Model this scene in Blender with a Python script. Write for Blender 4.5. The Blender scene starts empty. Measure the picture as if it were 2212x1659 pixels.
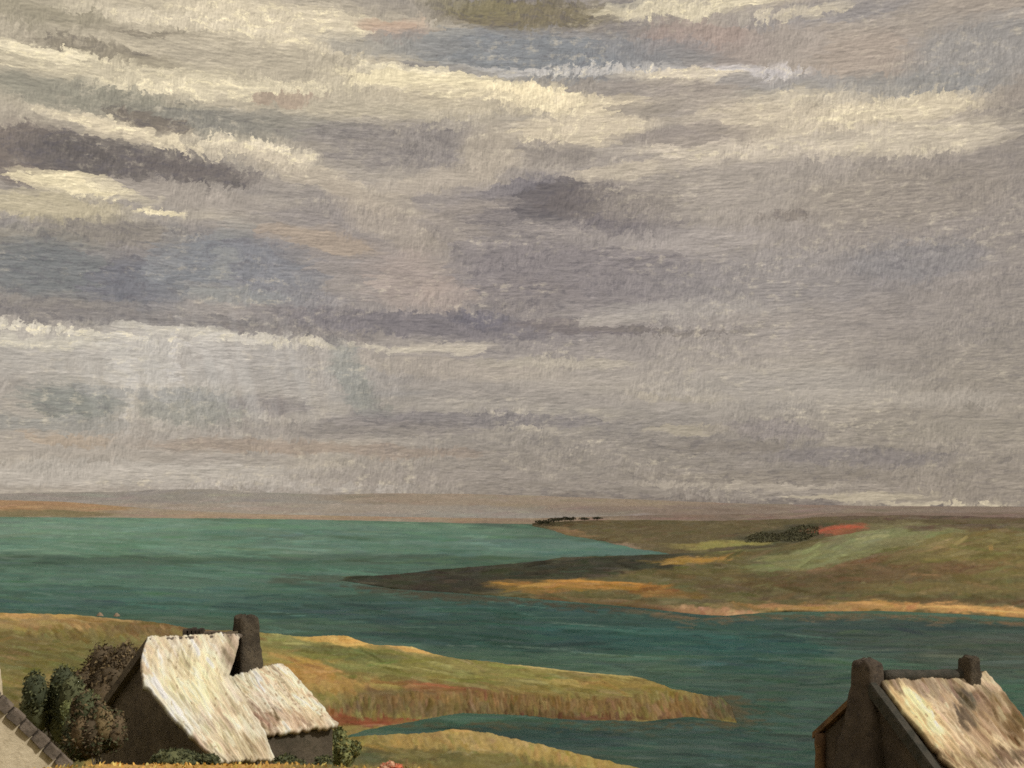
import bpy, math, random
import numpy as np
from mathutils import Vector
R = math.radians
scene = bpy.context.scene
col = scene.collection
# ------------------------------------------------------------------ camera
EYE = 30.0                       # metres above the sea
F, CX, HY = 2376.0, 1106.0, 1097.3   # focal length, centre and horizon of the survey grid (2212 wide)
cam_d = bpy.data.cameras.new('camera'); cam = bpy.data.objects.new('camera', cam_d); col.objects.link(cam)
cam.location = (0, 0, EYE); cam.rotation_euler = (R(90), 0, 0)
cam_d.sensor_width = 36; cam_d.lens = 36 * F / 2212; cam_d.shift_y = (HY - 829.5) / 2212
cam_d.clip_start = 0.1; cam_d.clip_end = 120000
scene.camera = cam
scene.view_settings.view_transform = 'Standard'; scene.view_settings.look = 'None'
scene.view_settings.gamma = 1; scene.view_settings.exposure = 0
scene.cycles.use_adaptive_sampling = True
scene.cycles.adaptive_threshold = 0.015; scene.cycles.adaptive_min_samples = 12
scene.cycles.filter_width = 1.7
scene.cycles.use_denoising = False
scene.cycles.max_bounces = 4; scene.cycles.diffuse_bounces = 2

def lin(c):
    c = np.asarray(c, float) / 255.0
    return np.where(c <= 0.04045, c / 12.92, ((c + 0.055) / 1.055) ** 2.4)

# ------------------------------------------------------------------ sky
SUN_EL, SUN_VEC = R(40), Vector((0.94, -0.34, 0)).normalized()
world = bpy.data.worlds.new('World'); scene.world = world; world.use_nodes = True
NT = world.node_tree; NT.nodes.clear()
def nd(nt, t, **kw):
    n = nt.nodes.new(t)
    for k, v in kw.items(): setattr(n, k, v)
    return n
def put(nt, sock, v):
    if isinstance(v, bpy.types.NodeSocket): nt.links.new(v, sock)
    else: sock.default_value = v
def math_(nt, op, a, b=0.0, c=None, clamp=False):
    n = nd(nt, 'ShaderNodeMath', operation=op, use_clamp=clamp); put(nt, n.inputs[0], a); put(nt, n.inputs[1], b)
    if c is not None: put(nt, n.inputs[2], c)
    return n.outputs[0]
def vm(nt, op, a, b=(0, 0, 0), scale=None):
    n = nd(nt, 'ShaderNodeVectorMath', operation=op); put(nt, n.inputs[0], a)
    if scale is not None: put(nt, n.inputs['Scale'], scale)
    else: put(nt, n.inputs[1], b)
    return n.outputs['Value'] if op in ('LENGTH', 'DOT_PRODUCT') else n.outputs[0]
def noise(nt, vec, scale, detail=3, rough=0.55, out=0):
    n = nd(nt, 'ShaderNodeTexNoise'); put(nt, n.inputs['Vector'], vec); n.inputs['Scale'].default_value = scale
    n.inputs['Detail'].default_value = detail; n.inputs['Roughness'].default_value = rough
    return n.outputs[out]
def maprange(nt, v, a, b, c=0.0, d=1.0, smooth=True):
    n = nd(nt, 'ShaderNodeMapRange', interpolation_type='SMOOTHSTEP' if smooth else 'LINEAR'); put(nt, n.inputs[0], v)
    for i, x in enumerate((a, b, c, d)): put(nt, n.inputs[1 + i], x)
    return n.outputs[0]
def mixc(nt, f, a, b, blend='MIX'):
    n = nd(nt, 'ShaderNodeMix', data_type='RGBA', blend_type=blend)
    put(nt, n.inputs[0], f); put(nt, n.inputs[6], a); put(nt, n.inputs[7], b)
    return n.outputs[2]
def rgba(c): return (*[float(x) for x in lin(c)], 1.0)

def grade(c):
    """cloud colours were noted by eye against their neighbours; bring them to measured values"""
    r, g, b = [float(v) for v in c]; lum = .3 * r + .6 * g + .1 * b
    if b > r - 7: r += 3; g -= 1; b -= 10
    if lum < 125: k = (125 - lum) * .45; r += k; g += k; b += k * .8
    k = min(max((lum - 150) / 40, 0), 1) * 17
    r, g, b = r + k, g + k, b + k * 1.35; lum = .3 * r + .6 * g + .1 * b
    q = .13
    r, g, b = r + q * (lum * 1.03 - r), g + q * (lum * .99 - g), b + q * (lum * .88 - b) - 1
    return (min(r, 250), min(g, 240), min(b, 225))
def build_sky():
    nt = NT
    tc = nd(nt, 'ShaderNodeTexCoord').outputs['Generated']
    sx = nd(nt, 'ShaderNodeSeparateXYZ'); put(nt, sx.inputs[0], tc)
    az = math_(nt, 'MULTIPLY', math_(nt, 'ARCTAN2', sx.outputs[0], sx.outputs[1]), F)
    el = math_(nt, 'MULTIPLY', math_(nt, 'ARCSINE', sx.outputs[2]), F)
    cb = nd(nt, 'ShaderNodeCombineXYZ'); put(nt, cb.inputs[0], az); put(nt, cb.inputs[1], el)
    P0 = cb.outputs[0]
    # wind-torn edges
    wob = vm(nt, 'SUBTRACT', noise(nt, vm(nt, 'MULTIPLY', P0, (1 / 90, 1 / 45, 0)), 1.0, 5, 0.65, 1), (0.5, 0.5, 0.5))
    P1 = vm(nt, 'ADD', P0, vm(nt, 'MULTIPLY', wob, (110, 46, 0)))
    fine = vm(nt, 'SUBTRACT', noise(nt, vm(nt, 'MULTIPLY', P0, (1 / 14, 1 / 11, 0)), 1.0, 2, 0.6, 1), (0.5, 0.5, 0.5))
    Pf = vm(nt, 'ADD', P1, vm(nt, 'MULTIPLY', fine, (16, 12, 0)))
    def dabs(sx_, sy_, shear):
        v = nd(nt, 'ShaderNodeTexVoronoi', voronoi_dimensions='2D', feature='F1')
        mp = nd(nt, 'ShaderNodeMapping'); mp.inputs['Rotation'].default_value = (0, 0, shear)
        put(nt, mp.inputs[0], Pf)
        put(nt, v.inputs['Vector'], vm(nt, 'MULTIPLY', mp.outputs[0], (1 / sx_, 1 / sy_, 0))); v.inputs['Scale'].default_value = 1.0
        q = vm(nt, 'MULTIPLY', v.outputs['Position'], (sx_, sy_, 0))
        mb = nd(nt, 'ShaderNodeMapping'); mb.inputs['Rotation'].default_value = (0, 0, -shear); put(nt, mb.inputs[0], q)
        return mb.outputs[0], v.outputs['Color']
    qh, rh = dabs(70, 9, 0.03)
    qv, rv = dabs(9, 20, 0.22)
    sel = maprange(nt, noise(nt, vm(nt, 'MULTIPLY', P0, (1 / 260, 1 / 110, 0)), 1.0, 3), 0.44, 0.56)
    mq = nd(nt, 'ShaderNodeMix', data_type='VECTOR'); put(nt, mq.inputs[0], sel); put(nt, mq.inputs[4], qh); put(nt, mq.inputs[5], qv)
    rnd = mixc(nt, sel, rh, rv)
    mk = nd(nt, 'ShaderNodeMix', data_type='VECTOR'); put(nt, mk.inputs[0], 0.72); put(nt, mk.inputs[4], P1); put(nt, mk.inputs[5], mq.outputs[1])
    Q = mk.outputs[1]
    # general cloud cover, the same all round the horizon
    big = noise(nt, vm(nt, 'MULTIPLY', tc, (1.0, 1.0, 4.0)), 2.2, 4, 0.6)
    big2 = noise(nt, vm(nt, 'MULTIPLY', tc, (1.3, 1.3, 6.0)), 3.1, 4, 0.6)
    c = mixc(nt, maprange(nt, big, 0.38, 0.62), rgba((152, 143, 131)), rgba((182, 170, 150)))
    c = mixc(nt, maprange(nt, big2, 0.52, 0.7, 0, 0.6), c, rgba((212, 198, 166)))
    c = mixc(nt, maprange(nt, big2, 0.3, 0.42, 0.5, 0), c, rgba((144, 141, 134)))
    # clouds and light streaks one by one: x, y, half width, half height, tilt, colour, cover (survey grid units)
    ANG = (-25, -12, -4, 0, 3, 8, 14, 30)
    def turned(q):
        out = {}
        for g in ANG:
            if g == 0: out[g] = q; continue
            m = nd(nt, 'ShaderNodeMapping'); m.inputs['Rotation'].default_value = (0, 0, R(g)); put(nt, m.inputs[0], q); out[g] = m.outputs[0]
        return out
    QT = turned(Q)
    for k, (x, y, rx, ry, rot, cc, al) in enumerate(CLOUDS_AND_LIGHT_STREAKS):
        if k % 24 == 23:          # keeps the node chain in order
            ma = nd(nt, 'ShaderNodeVectorMath', operation='MULTIPLY_ADD'); put(nt, ma.inputs[0], c); ma.inputs[1].default_value = (1e-7, 1e-7, 1e-7); put(nt, ma.inputs[2], Q); Q = ma.outputs[0]
            QT = turned(Q)
        a = math.atan((x - CX) / F); e = math.atan((HY - y) / F * math.cos(a))
        g = min(ANG, key=lambda t: abs(t - rot)); ca, sa = math.cos(R(g)), math.sin(R(g))
        lx, ly = a * F * ca - e * F * sa, a * F * sa + e * F * ca
        ix, iy = 1 / (rx * 1.12), 1 / (ry * 1.12)
        ma = nd(nt, 'ShaderNodeVectorMath', operation='MULTIPLY_ADD'); put(nt, ma.inputs[0], QT[g]); ma.inputs[1].default_value = (ix, iy, 0); ma.inputs[2].default_value = (-lx * ix, -ly * iy, 0)
        c = mixc(nt, maprange(nt, vm(nt, 'LENGTH', ma.outputs[0]), 1.15, 0.55, 0, al), c, rgba(grade(cc)))
    # scumbled light dragged over the clouds
    fl = noise(nt, vm(nt, 'MULTIPLY', P0, (1 / 26, 1 / 15, 0)), 1.0, 5, 0.72)
    zone = maprange(nt, noise(nt, vm(nt, 'MULTIPLY', P0, (1 / 330, 1 / 120, 0)), 1.0, 3), 0.40, 0.62)
    c = mixc(nt, math_(nt, 'MULTIPLY', maprange(nt, fl, 0.50, 0.68), math_(nt, 'MULTIPLY', zone, 0.46)), c, rgba((214, 200, 170)))
    fl2 = noise(nt, vm(nt, 'MULTIPLY', vm(nt, 'ADD', P0, (900, 300, 0)), (1 / 30, 1 / 11, 0)), 1.0, 5, 0.72)
    c = mixc(nt, maprange(nt, fl2, 0.55, 0.74, 0, 0.34), c, rgba((124, 113, 101)))
    mott = math_(nt, 'ADD', noise(nt, vm(nt, 'MULTIPLY', Pf, (1 / 19, 1 / 17, 0)), 1.0, 6, 0.78), math_(nt, 'MULTIPLY', noise(nt, vm(nt, 'MULTIPLY', P1, (1 / 60, 1 / 30, 0)), 1.0, 3, 0.6), 0.8))
    mott = maprange(nt, mott, 0.6, 1.2, 0.83, 1.17, False)
    sc_ = nd(nt, 'ShaderNodeSeparateColor'); put(nt, sc_.inputs[0], c)
    bright = maprange(nt, sc_.outputs[1], 0.40, 0.62)
    fk = noise(nt, vm(nt, 'MULTIPLY', Pf, (1 / 30, 1 / 10, 0)), 1.0, 5, 0.75)
    c = mixc(nt, math_(nt, 'MULTIPLY', maprange(nt, fk, 0.52, 0.60), math_(nt, 'MULTIPLY', bright, 0.75)), c, rgba((247, 231, 186)))
    dim = maprange(nt, sc_.outputs[1], 0.34, 0.24)
    c = mixc(nt, math_(nt, 'MULTIPLY', maprange(nt, fk, 0.50, 0.40), math_(nt, 'MULTIPLY', dim, 0.45)), c, rgba((112, 104, 102)))
    # slanting showers of light over the water on the left
    mp = nd(nt, 'ShaderNodeMapping'); mp.inputs['Rotation'].default_value = (0, 0, R(-13)); put(nt, mp.inputs[0], vm(nt, 'ADD', P0, vm(nt, 'MULTIPLY', wob, (16, 0, 0))))
    sh = noise(nt, vm(nt, 'MULTIPLY', mp.outputs[0], (1 / 26, 1 / 260, 0)), 1.0, 4, 0.6)
    za = math.atan((450 - CX) / F) * F
    zn = nd(nt, 'ShaderNodeVectorMath', operation='MULTIPLY_ADD'); put(nt, zn.inputs[0], P0); zn.inputs[1].default_value = (1 / 440, 1 / 190, 0); zn.inputs[2].default_value = (-za / 440, -280 / 190, 0)
    sz = maprange(nt, vm(nt, 'LENGTH', zn.outputs[0]), 1.05, 0.1)
    c = mixc(nt, math_(nt, 'MULTIPLY', maprange(nt, sh, 0.26, 0.74), math_(nt, 'MULTIPLY', sz, 0.46)), c, rgba((200, 194, 180)))
    # tone change from dab to dab, plus lit and shaded brush ridges painted by emboss
    sr = nd(nt, 'ShaderNodeSeparateColor'); put(nt, sr.inputs[0], rnd)
    k = maprange(nt, sr.outputs[0], 0, 1, 0.93, 1.07, False)
    def ridge(off):
        v = vm(nt, 'ADD', P0, off)
        a_ = noise(nt, vm(nt, 'MULTIPLY', v, (1 / 10, 1 / 17, 0)), 1.0, 5, 0.72)
        b_ = noise(nt, vm(nt, 'MULTIPLY', v, (1 / 32, 1 / 7, 0)), 1.0, 5, 0.72)
        n = nd(nt, 'ShaderNodeMix'); put(nt, n.inputs[0], sel); put(nt, n.inputs[2], b_); put(nt, n.inputs[3], a_)
        return n.outputs[0]
    emb = math_(nt, 'SUBTRACT', ridge((0, 0, 0)), ridge((-2.2, 2.6, 0)))
    k = math_(nt, 'MULTIPLY', k, math_(nt, 'MULTIPLY', mott, math_(nt, 'MULTIPLY_ADD', emb, 1.35, 1.0)))
    sg = nd(nt, 'ShaderNodeSeparateColor'); put(nt, sg.inputs[0], c)
    k = math_(nt, 'MULTIPLY', k, math_(nt, 'POWER', math_(nt, 'MULTIPLY', sg.outputs[1], 1 / 0.315), 0.17))
    c = vm(nt, 'MULTIPLY', c, (0.99, 0.985, 1.035))
    clouds = vm(nt, 'SCALE', c, scale=math_(nt, 'MULTIPLY', k, 10.0))
    sky = nd(nt, 'ShaderNodeTexSky', sky_type='NISHITA'); sky.sun_disc = False
    sky.sun_elevation = SUN_EL; sky.sun_rotation = math.atan2(SUN_VEC.x, SUN_VEC.y)
    out = mixc(nt, 0.94, sky.outputs[0], clouds)
    bg = nd(nt, 'ShaderNodeBackground'); put(nt, bg.inputs[0], out); bg.inputs[1].default_value = 0.1
    wo = nd(nt, 'ShaderNodeOutputWorld'); nt.links.new(bg.outputs[0], wo.inputs[0])
    world.cycles.sampling_method = 'NONE'

CLOUDS_AND_LIGHT_STREAKS = [
 # broad tones
 (350, 130, 800, 170, 0, (186, 172, 138), .8), (2150, 650, 330, 620, 0, (154, 141, 124), .75),
 (1500, 560, 800, 260, 0, (160, 148, 137), .7), (900, 620, 600, 200, 0, (150, 139, 133), .6),
 (500, 1000, 900, 90, 0, (166, 154, 139), .7), (1600, 1010, 800, 110, 0, (152, 140, 127), .7),
 (1900, 120, 500, 130, 0, (176, 160, 138), .6),
 # top band
 (700, 65, 330, 42, 2, (204, 188, 148), .8), (240, 150, 300, 30, 0, (196, 182, 142), .7),
 (60, 20, 160, 30, 0, (150, 140, 112), .6), (210, 108, 150, 14, 4, (122, 110, 90), .6), (330, 72, 80, 9, -6, (122, 110, 90), .55),
 (470, 190, 260, 18, -3, (208, 193, 150), .7), (80, 108, 120, 10, 0, (218, 203, 158), .8), (400, 45, 260, 14, 0, (205, 190, 152), .6),
 (1140, 34, 200, 26, 1, (136, 122, 86), .85), (1030, 18, 120, 16, 3, (150, 138, 96), .6),
 (850, 62, 80, 20, 0, (188, 144, 118), .55), (1500, 78, 130, 28, 4, (176, 148, 132), .5), (1600, 110, 70, 24, 0, (170, 150, 136), .4),
 (620, 215, 70, 14, -4, (172, 136, 114), .4), (1880, 130, 130, 50, 0, (176, 156, 134), .45), (1700, 90, 100, 40, 0, (172, 158, 142), .4),
 (1150, 118, 320, 44, 2, (138, 145, 154), .9), (860, 98, 170, 20, 0, (150, 150, 150), .6), (1420, 110, 150, 30, 8, (148, 148, 152), .6),
 (1880, 195, 260, 30, 4, (150, 152, 152), .7), (2120, 110, 150, 60, 0, (154, 152, 146), .6), (1640, 170, 160, 18, 6, (160, 158, 158), .6),
 (1350, 10, 60, 12, 0, (120, 122, 128), .6), (1480, 15, 200, 18, 0, (212, 197, 152), .7), (1780, 28, 190, 22, 0, (150, 145, 142), .6), (1720, 30, 110, 12, 0, (206, 190, 150), .6),
 # lit bands right of centre
 (1250, 150, 240, 9, 1, (192, 184, 166), .7), (1470, 160, 120, 14, 3, (206, 190, 154), .8), (1640, 152, 110, 11, 8, (196, 188, 176), .6),
 (960, 150, 130, 7, 6, (128, 122, 118), .6), (900, 150, 120, 8, 2, (214, 200, 158), .7),
 (960, 182, 230, 22, 5, (220, 203, 152), .9), (1150, 208, 130, 24, 7, (232, 212, 158), .95), (1330, 226, 130, 18, 4, (204, 186, 144), .8),
 (1010, 215, 200, 26, 4, (190, 174, 138), .6),
 (1260, 275, 160, 34, -4, (202, 184, 144), .75), (1720, 250, 200, 50, 0, (198, 181, 144), .75), (1960, 235, 170, 26, 0, (202, 185, 144), .8),
 (1600, 325, 240, 26, 3, (198, 182, 150), .75), (1980, 300, 190, 34, 0, (200, 184, 148), .7), (1330, 372, 140, 18, -4, (190, 174, 142), .7), (1500, 290, 160, 20, 0, (160, 146, 132), .6),
 (1400, 235, 90, 14, 0, (140, 130, 122), .6), (1180, 330, 120, 24, 0, (150, 138, 126), .6),
 # left: brown cloud with lit upper rim
 (260, 225, 330, 30, 2, (150, 145, 124), .8), (560, 265, 250, 28, 0, (148, 142, 128), .7), (320, 262, 90, 18, 6, (124, 108, 92), .7), (200, 280, 70, 8, 10, (212, 194, 152), .6),
 (290, 290, 170, 15, 8, (212, 194, 150), .85), (575, 326, 110, 20, 8, (216, 200, 160), .9), (470, 308, 60, 10, 8, (208, 192, 152), .7),
 (50, 335, 130, 62, 0, (130, 114, 100), .85), (250, 350, 200, 50, 4, (112, 101, 93), .95), (190, 322, 60, 22, 4, (103, 96, 97), .9), (430, 368, 140, 22, 4, (118, 106, 98), .8),
 (60, 390, 60, 10, 0, (134, 116, 102), .8), (480, 392, 60, 8, 0, (108, 98, 90), .7),
 (160, 398, 105, 19, 3, (214, 197, 146), .95), (255, 414, 60, 11, 8, (206, 190, 142), .8), (110, 446, 150, 26, 0, (186, 171, 130), .85), (420, 424, 170, 26, 2, (172, 159, 140), .8), (340, 456, 55, 6, 2, (218, 201, 148), .8),
 (60, 520, 140, 30, 0, (150, 141, 120), .6), (250, 500, 160, 24, 0, (152, 140, 120), .6),
 # centre greys
 (880, 315, 240, 52, 0, (148, 138, 130), .8), (1050, 330, 60, 60, 35, (184, 168, 138), .6), (660, 372, 170, 22, 12, (186, 170, 140), .7), (800, 430, 160, 20, 18, (178, 163, 138), .65), (950, 390, 200, 22, -10, (180, 165, 140), .7),
 (860, 500, 170, 40, 30, (176, 160, 136), .6), (1000, 480, 120, 40, -30, (164, 150, 132), .5), (700, 520, 120, 24, 10, (176, 154, 126), .7),
 (1190, 435, 100, 44, 4, (106, 101, 108), .95), (1310, 440, 150, 42, 4, (120, 112, 114), .85), (1370, 485, 130, 22, 2, (122, 112, 112), .7), (1120, 405, 110, 14, -8, (140, 132, 132), .6), (1080, 470, 60, 16, 0, (136, 126, 122), .6),
 (1620, 420, 330, 70, 0, (170, 157, 138), .6), (1950, 420, 220, 60, 0, (160, 146, 126), .5), (1700, 470, 60, 10, 0, (128, 114, 100), .5), (1480, 520, 180, 26, 0, (172, 160, 146), .6),
 (1250, 590, 320, 60, 2, (146, 135, 131), .7), (1700, 600, 300, 60, 0, (154, 145, 138), .6), (1980, 560, 140, 40, 0, (146, 140, 136), .6),
 # blue-grey bank on the left
 (110, 580, 130, 62, 0, (126, 130, 134), .9), (300, 618, 95, 56, -10, (124, 125, 136), .95), (430, 565, 130, 52, -14, (138, 142, 150), .95), (570, 585, 110, 60, 14, (139, 141, 150), .95), (640, 640, 90, 28, 10, (146, 144, 150), .7),
 (285, 655, 46, 20, 6, (116, 117, 128), .85), (480, 570, 20, 90, 14, (160, 158, 146), .45), (365, 540, 26, 60, 20, (150, 146, 140), .5), (500, 640, 130, 20, 0, (150, 150, 142), .6), (160, 660, 140, 18, 0, (148, 137, 124), .7),
 (880, 605, 90, 60, 0, (176, 156, 138), .6), (960, 640, 60, 40, 0, (180, 158, 138), .5), (1130, 640, 120, 40, 0, (140, 132, 134), .6),
 # violet band above the lit strip
 (330, 692, 440, 18, 1, (138, 128, 120), .85), (900, 702, 340, 26, 2, (134, 124, 123), .85), (1030, 690, 80, 18, 0, (116, 112, 126), .85), (1260, 708, 170, 14, 2, (130, 121, 124), .8), (640, 715, 180, 12, 2, (136, 124, 116), .7),
 # lit strip, lower left; the tall narrow ones paint light streaks
 (300, 775, 400, 58, 1, (172, 163, 147), .85), (620, 800, 240, 58, 2, (166, 156, 143), .75), (180, 718, 220, 7, 2, (200, 189, 158), .8), (90, 738, 130, 14, 0, (190, 180, 152), .7),
 (470, 724, 230, 10, 3, (192, 182, 156), .75), (760, 748, 210, 9, 3, (190, 177, 148), .75), (970, 752, 100, 12, 0, (188, 174, 146), .75), (310, 770, 70, 60, 0, (184, 175, 156), .6), (372, 780, 9, 95, -6, (192, 184, 168), .5), (282, 840, 10, 100, 8, (186, 178, 162), .45), (440, 760, 10, 52, 24, (190, 181, 162), .45), (520, 770, 9, 60, 26, (186, 176, 158), .4), (610, 790, 10, 70, 24, (180, 170, 154), .4), (700, 800, 12, 80, 24, (182, 171, 152), .4), (235, 760, 12, 60, 4, (188, 180, 160), .4),
 (950, 795, 260, 24, 2, (172, 158, 138), .75), (1350, 690, 110, 9, -2, (178, 166, 147), .65), (1210, 785, 190, 12, 1, (178, 165, 140), .7), (1480, 670, 200, 22, 0, (168, 158, 144), .6), (1450, 715, 160, 6, 3, (130, 118, 106), .6),
 (760, 820, 34, 90, -24, (146, 148, 136), .6), (800, 880, 26, 80, -22, (142, 138, 126), .5),
 (160, 865, 100, 38, 2, (134, 137, 134), .95), (430, 882, 120, 38, 3, (143, 143, 138), .9), (580, 876, 90, 20, 4, (146, 134, 127), .8), (330, 850, 180, 10, 2, (150, 146, 138), .7), (90, 915, 160, 18, 0, (152, 148, 138), .7),
 (1020, 908, 330, 20, -1, (140, 130, 126), .85), (760, 925, 300, 20, 0, (148, 136, 126), .7), (1230, 860, 300, 18, 2, (164, 152, 138), .6),
 (150, 950, 80, 12, 2, (176, 152, 124), .6), (560, 962, 240, 16, 0, (166, 143, 122), .7), (900, 975, 150, 14, 0, (160, 136, 116), .5),
 (300, 1025, 420, 28, 1, (176, 166, 149), .85), (640, 1052, 280, 6, 1, (174, 164, 149), .7), (900, 1030, 300, 16, 0, (160, 148, 136), .7),
 # right, low
 (1390, 856, 44, 8, 6, (178, 164, 138), .6), (1500, 862, 140, 8, 0, (172, 159, 136), .6), (1510, 930, 100, 12, 0, (176, 162, 134), .65), (1700, 830, 260, 34, 0, (168, 157, 141), .7), (1900, 860, 260, 20, 2, (172, 160, 142), .6),
 (1660, 930, 110, 20, 4, (146, 138, 140), .8), (1850, 985, 190, 20, 2, (138, 128, 124), .8), (1560, 965, 160, 12, 0, (140, 128, 116), .7), (2050, 925, 150, 26, 0, (160, 148, 130), .6),
 (1860, 1074, 150, 9, 1, (180, 166, 136), .8), (2010, 1090, 180, 5, 1, (196, 181, 144), .8), (1600, 1050, 260, 7, 0, (172, 159, 139), .7), (1650, 1030, 300, 14, 0, (146, 134, 120), .6),
 (1500, 1092, 420, 12, 1, (130, 118, 110), .8), (2000, 1108, 340, 9, 1, (124, 112, 106), .8), (1220, 1080, 300, 16, 0, (140, 127, 114), .7),
]
build_sky()

# ------------------------------------------------------------------ sun
sd = bpy.data.lights.new('sun', 'SUN'); sd.energy = 2.2; sd.angle = R(4.0); sd.color = (1.0, 0.95, 0.86)
so = bpy.data.objects.new('sun', sd); col.objects.link(so)
to_sun = Vector((SUN_VEC.x * math.cos(SUN_EL), SUN_VEC.y * math.cos(SUN_EL), math.sin(SUN_EL)))
so.rotation_euler = to_sun.to_track_quat('Z', 'Y').to_euler()
so.location = (60, -20, 80)

# ------------------------------------------------------------------ helpers
def hsh(i, j, s):
    h = (i.astype(np.int64) * 374761393 + j.astype(np.int64) * 668265263 + s * 1274126177) & 0xffffffff
    h = ((h ^ (h >> 13)) * 1274126177) & 0xffffffff
    return ((h ^ (h >> 16)) & 0xffff) / 65535.0
def vnoise(x, y, s=0):
    x = np.asarray(x, float); y = np.asarray(y, float)
    i = np.floor(x); j = np.floor(y); fx = x - i; fy = y - j
    fx = fx * fx * (3 - 2 * fx); fy = fy * fy * (3 - 2 * fy)
    a = hsh(i, j, s); b = hsh(i + 1, j, s); c = hsh(i, j + 1, s); d = hsh(i + 1, j + 1, s)
    return (a * (1 - fx) + b * fx) * (1 - fy) + (c * (1 - fx) + d * fx) * fy
def fbm(x, y, s=0, o=4, g=0.5):
    t = 0; a = 1.0; n = 0
    for k in range(o):
        t = t + a * vnoise(x * 2 ** k, y * 2 ** k, s + 17 * k); n += a; a *= g
    return t / n
def W(px, py, d): return Vector(((px - CX) / F * d, d, EYE - (py - HY) / F * d))

def smooth01(x): x = np.clip(x, 0, 1); return x * x * (3 - 2 * x)

def tag(o, label=None, cat=None, group=None, kind=None):
    if label: o['label'] = label
    if cat: o['category'] = cat
    if group: o['group'] = group
    if kind: o['kind'] = kind
    return o
def empty(name, loc, rz=0.0):
    o = bpy.data.objects.new(name, None); col.objects.link(o); o.location = loc; o.rotation_euler = (0, 0, rz)
    o.empty_display_size = 0.3
    return o
def mesh_obj(name, verts, faces, mat, parent=None, cols=None, uv=None, smooth=True, local=False):
    """one mesh object; verts are world coordinates unless local, cols linear rgb per vertex"""
    verts = np.asarray(verts, np.float64)
    if parent is not None and not local:
        bpy.context.view_layer.update()
        inv = np.array(parent.matrix_world.inverted())
        verts = verts @ inv[:3, :3].T + inv[:3, 3]
    me = bpy.data.meshes.new(name)
    if isinstance(faces, np.ndarray):
        nv, nf, k = len(verts), len(faces), faces.shape[1]
        me.vertices.add(nv); me.vertices.foreach_set('co', verts.astype(np.float32).ravel())
        me.loops.add(nf * k); me.loops.foreach_set('vertex_index', faces.astype(np.int32).ravel())
        me.polygons.add(nf); me.polygons.foreach_set('loop_start', np.arange(0, nf * k, k, dtype=np.int32))
        me.update(calc_edges=True)
    else:
        me.from_pydata([tuple(v) for v in verts], [], faces); me.update()
    if smooth: me.polygons.foreach_set('use_smooth', np.ones(len(me.polygons), bool))
    if cols is not None:
        at = me.color_attributes.new('tint', 'FLOAT_COLOR', 'POINT')
        c4 = np.ones((len(verts), 4), np.float32); c4[:, :3] = cols
        at.data.foreach_set('color', c4.ravel())
    if uv is not None:
        l = me.uv_layers.new(name='UVMap'); vi = np.empty(len(me.loops), np.int32); me.loops.foreach_get('vertex_index', vi)
        l.data.foreach_set('uv', np.asarray(uv, np.float32)[vi].ravel())
    me.validate()
    o = bpy.data.objects.new(name, me); col.objects.link(o); me.materials.append(mat)
    if parent is not None: o.parent = parent
    return o
def grid_faces(h, w):
    i = np.arange(h * w).reshape(h, w)
    return np.stack([i[:-1, :-1], i[:-1, 1:], i[1:, 1:], i[1:, :-1]], -1).reshape(-1, 4)

# ------------------------------------------------------------------ materials
def tint_mat(name, rough=0.9, spec=0.12, var=0.10, sx=1 / 9, sy=1 / 5, bump=0.0, bscale=1.0, coords='UV'):
    """field colour from the surface, broken up by noise; fine relief"""
    m = bpy.data.materials.new(name); m.use_nodes = True; nt = m.node_tree
    b = nt.nodes['Principled BSDF']; b.inputs['Roughness'].default_value = rough; b.inputs['Specular IOR Level'].default_value = spec
    at = nd(nt, 'ShaderNodeAttribute', attribute_name='tint')
    tc = nd(nt, 'ShaderNodeTexCoord').outputs[coords]
    v = vm(nt, 'MULTIPLY', tc, (sx, sy, sx))
    n1 = noise(nt, v, 1.0, 3, 0.65)
    k = maprange(nt, n1, 0.3, 0.7, 1 - var, 1 + var, False)
    c = vm(nt, 'SCALE', at.outputs['Color'], scale=k)
    put(nt, b.inputs['Base Color'], c)
    if bump:
        bp = nd(nt, 'ShaderNodeBump'); bp.inputs['Strength'].default_value = bump; bp.inputs['Distance'].default_value = bscale
        put(nt, bp.inputs['Height'], n1); nt.links.new(bp.outputs[0], b.inputs['Normal'])
    return m
def stone_mat(name, ca, cb, scale=2.5, bump=0.5, rough=0.95, stretch=(1, 1, 1), cc=None, dist=0.05):
    """two-tone mottled surface in object space with trowelled relief"""
    m = bpy.data.materials.new(name); m.use_nodes = True; nt = m.node_tree
    b = nt.nodes['Principled BSDF']; b.inputs['Roughness'].default_value = rough; b.inputs['Specular IOR Level'].default_value = 0.15
    tc = nd(nt, 'ShaderNodeTexCoord').outputs['Object']
    v = vm(nt, 'MULTIPLY', tc, stretch)
    n1 = noise(nt, v, scale, 5, 0.65); n2 = noise(nt, v, scale * 5, 4, 0.7)
    c = mixc(nt, maprange(nt, n1, 0.36, 0.64), (*ca, 1), (*cb, 1))
    if cc: c = mixc(nt, maprange(nt, n2, 0.52, 0.66, 0, 0.7), c, (*cc, 1))
    put(nt, b.inputs['Base Color'], c)
    bp = nd(nt, 'ShaderNodeBump'); bp.inputs['Strength'].default_value = bump; bp.inputs['Distance'].default_value = dist
    put(nt, bp.inputs['Height'], math_(nt, 'MULTIPLY_ADD', n1, 0.5, n2)); nt.links.new(bp.outputs[0], b.inputs['Normal'])
    return m
M_LAND = tint_mat('land', var=0.14)
M_SEA = tint_mat('sea_water', rough=0.6, spec=0.06, var=0.09, sx=1 / 30, sy=1 / 4)
M_LEAF = tint_mat('leaf', rough=0.8, spec=0.15, var=0.15, sx=3, sy=3, coords='Object')

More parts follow.
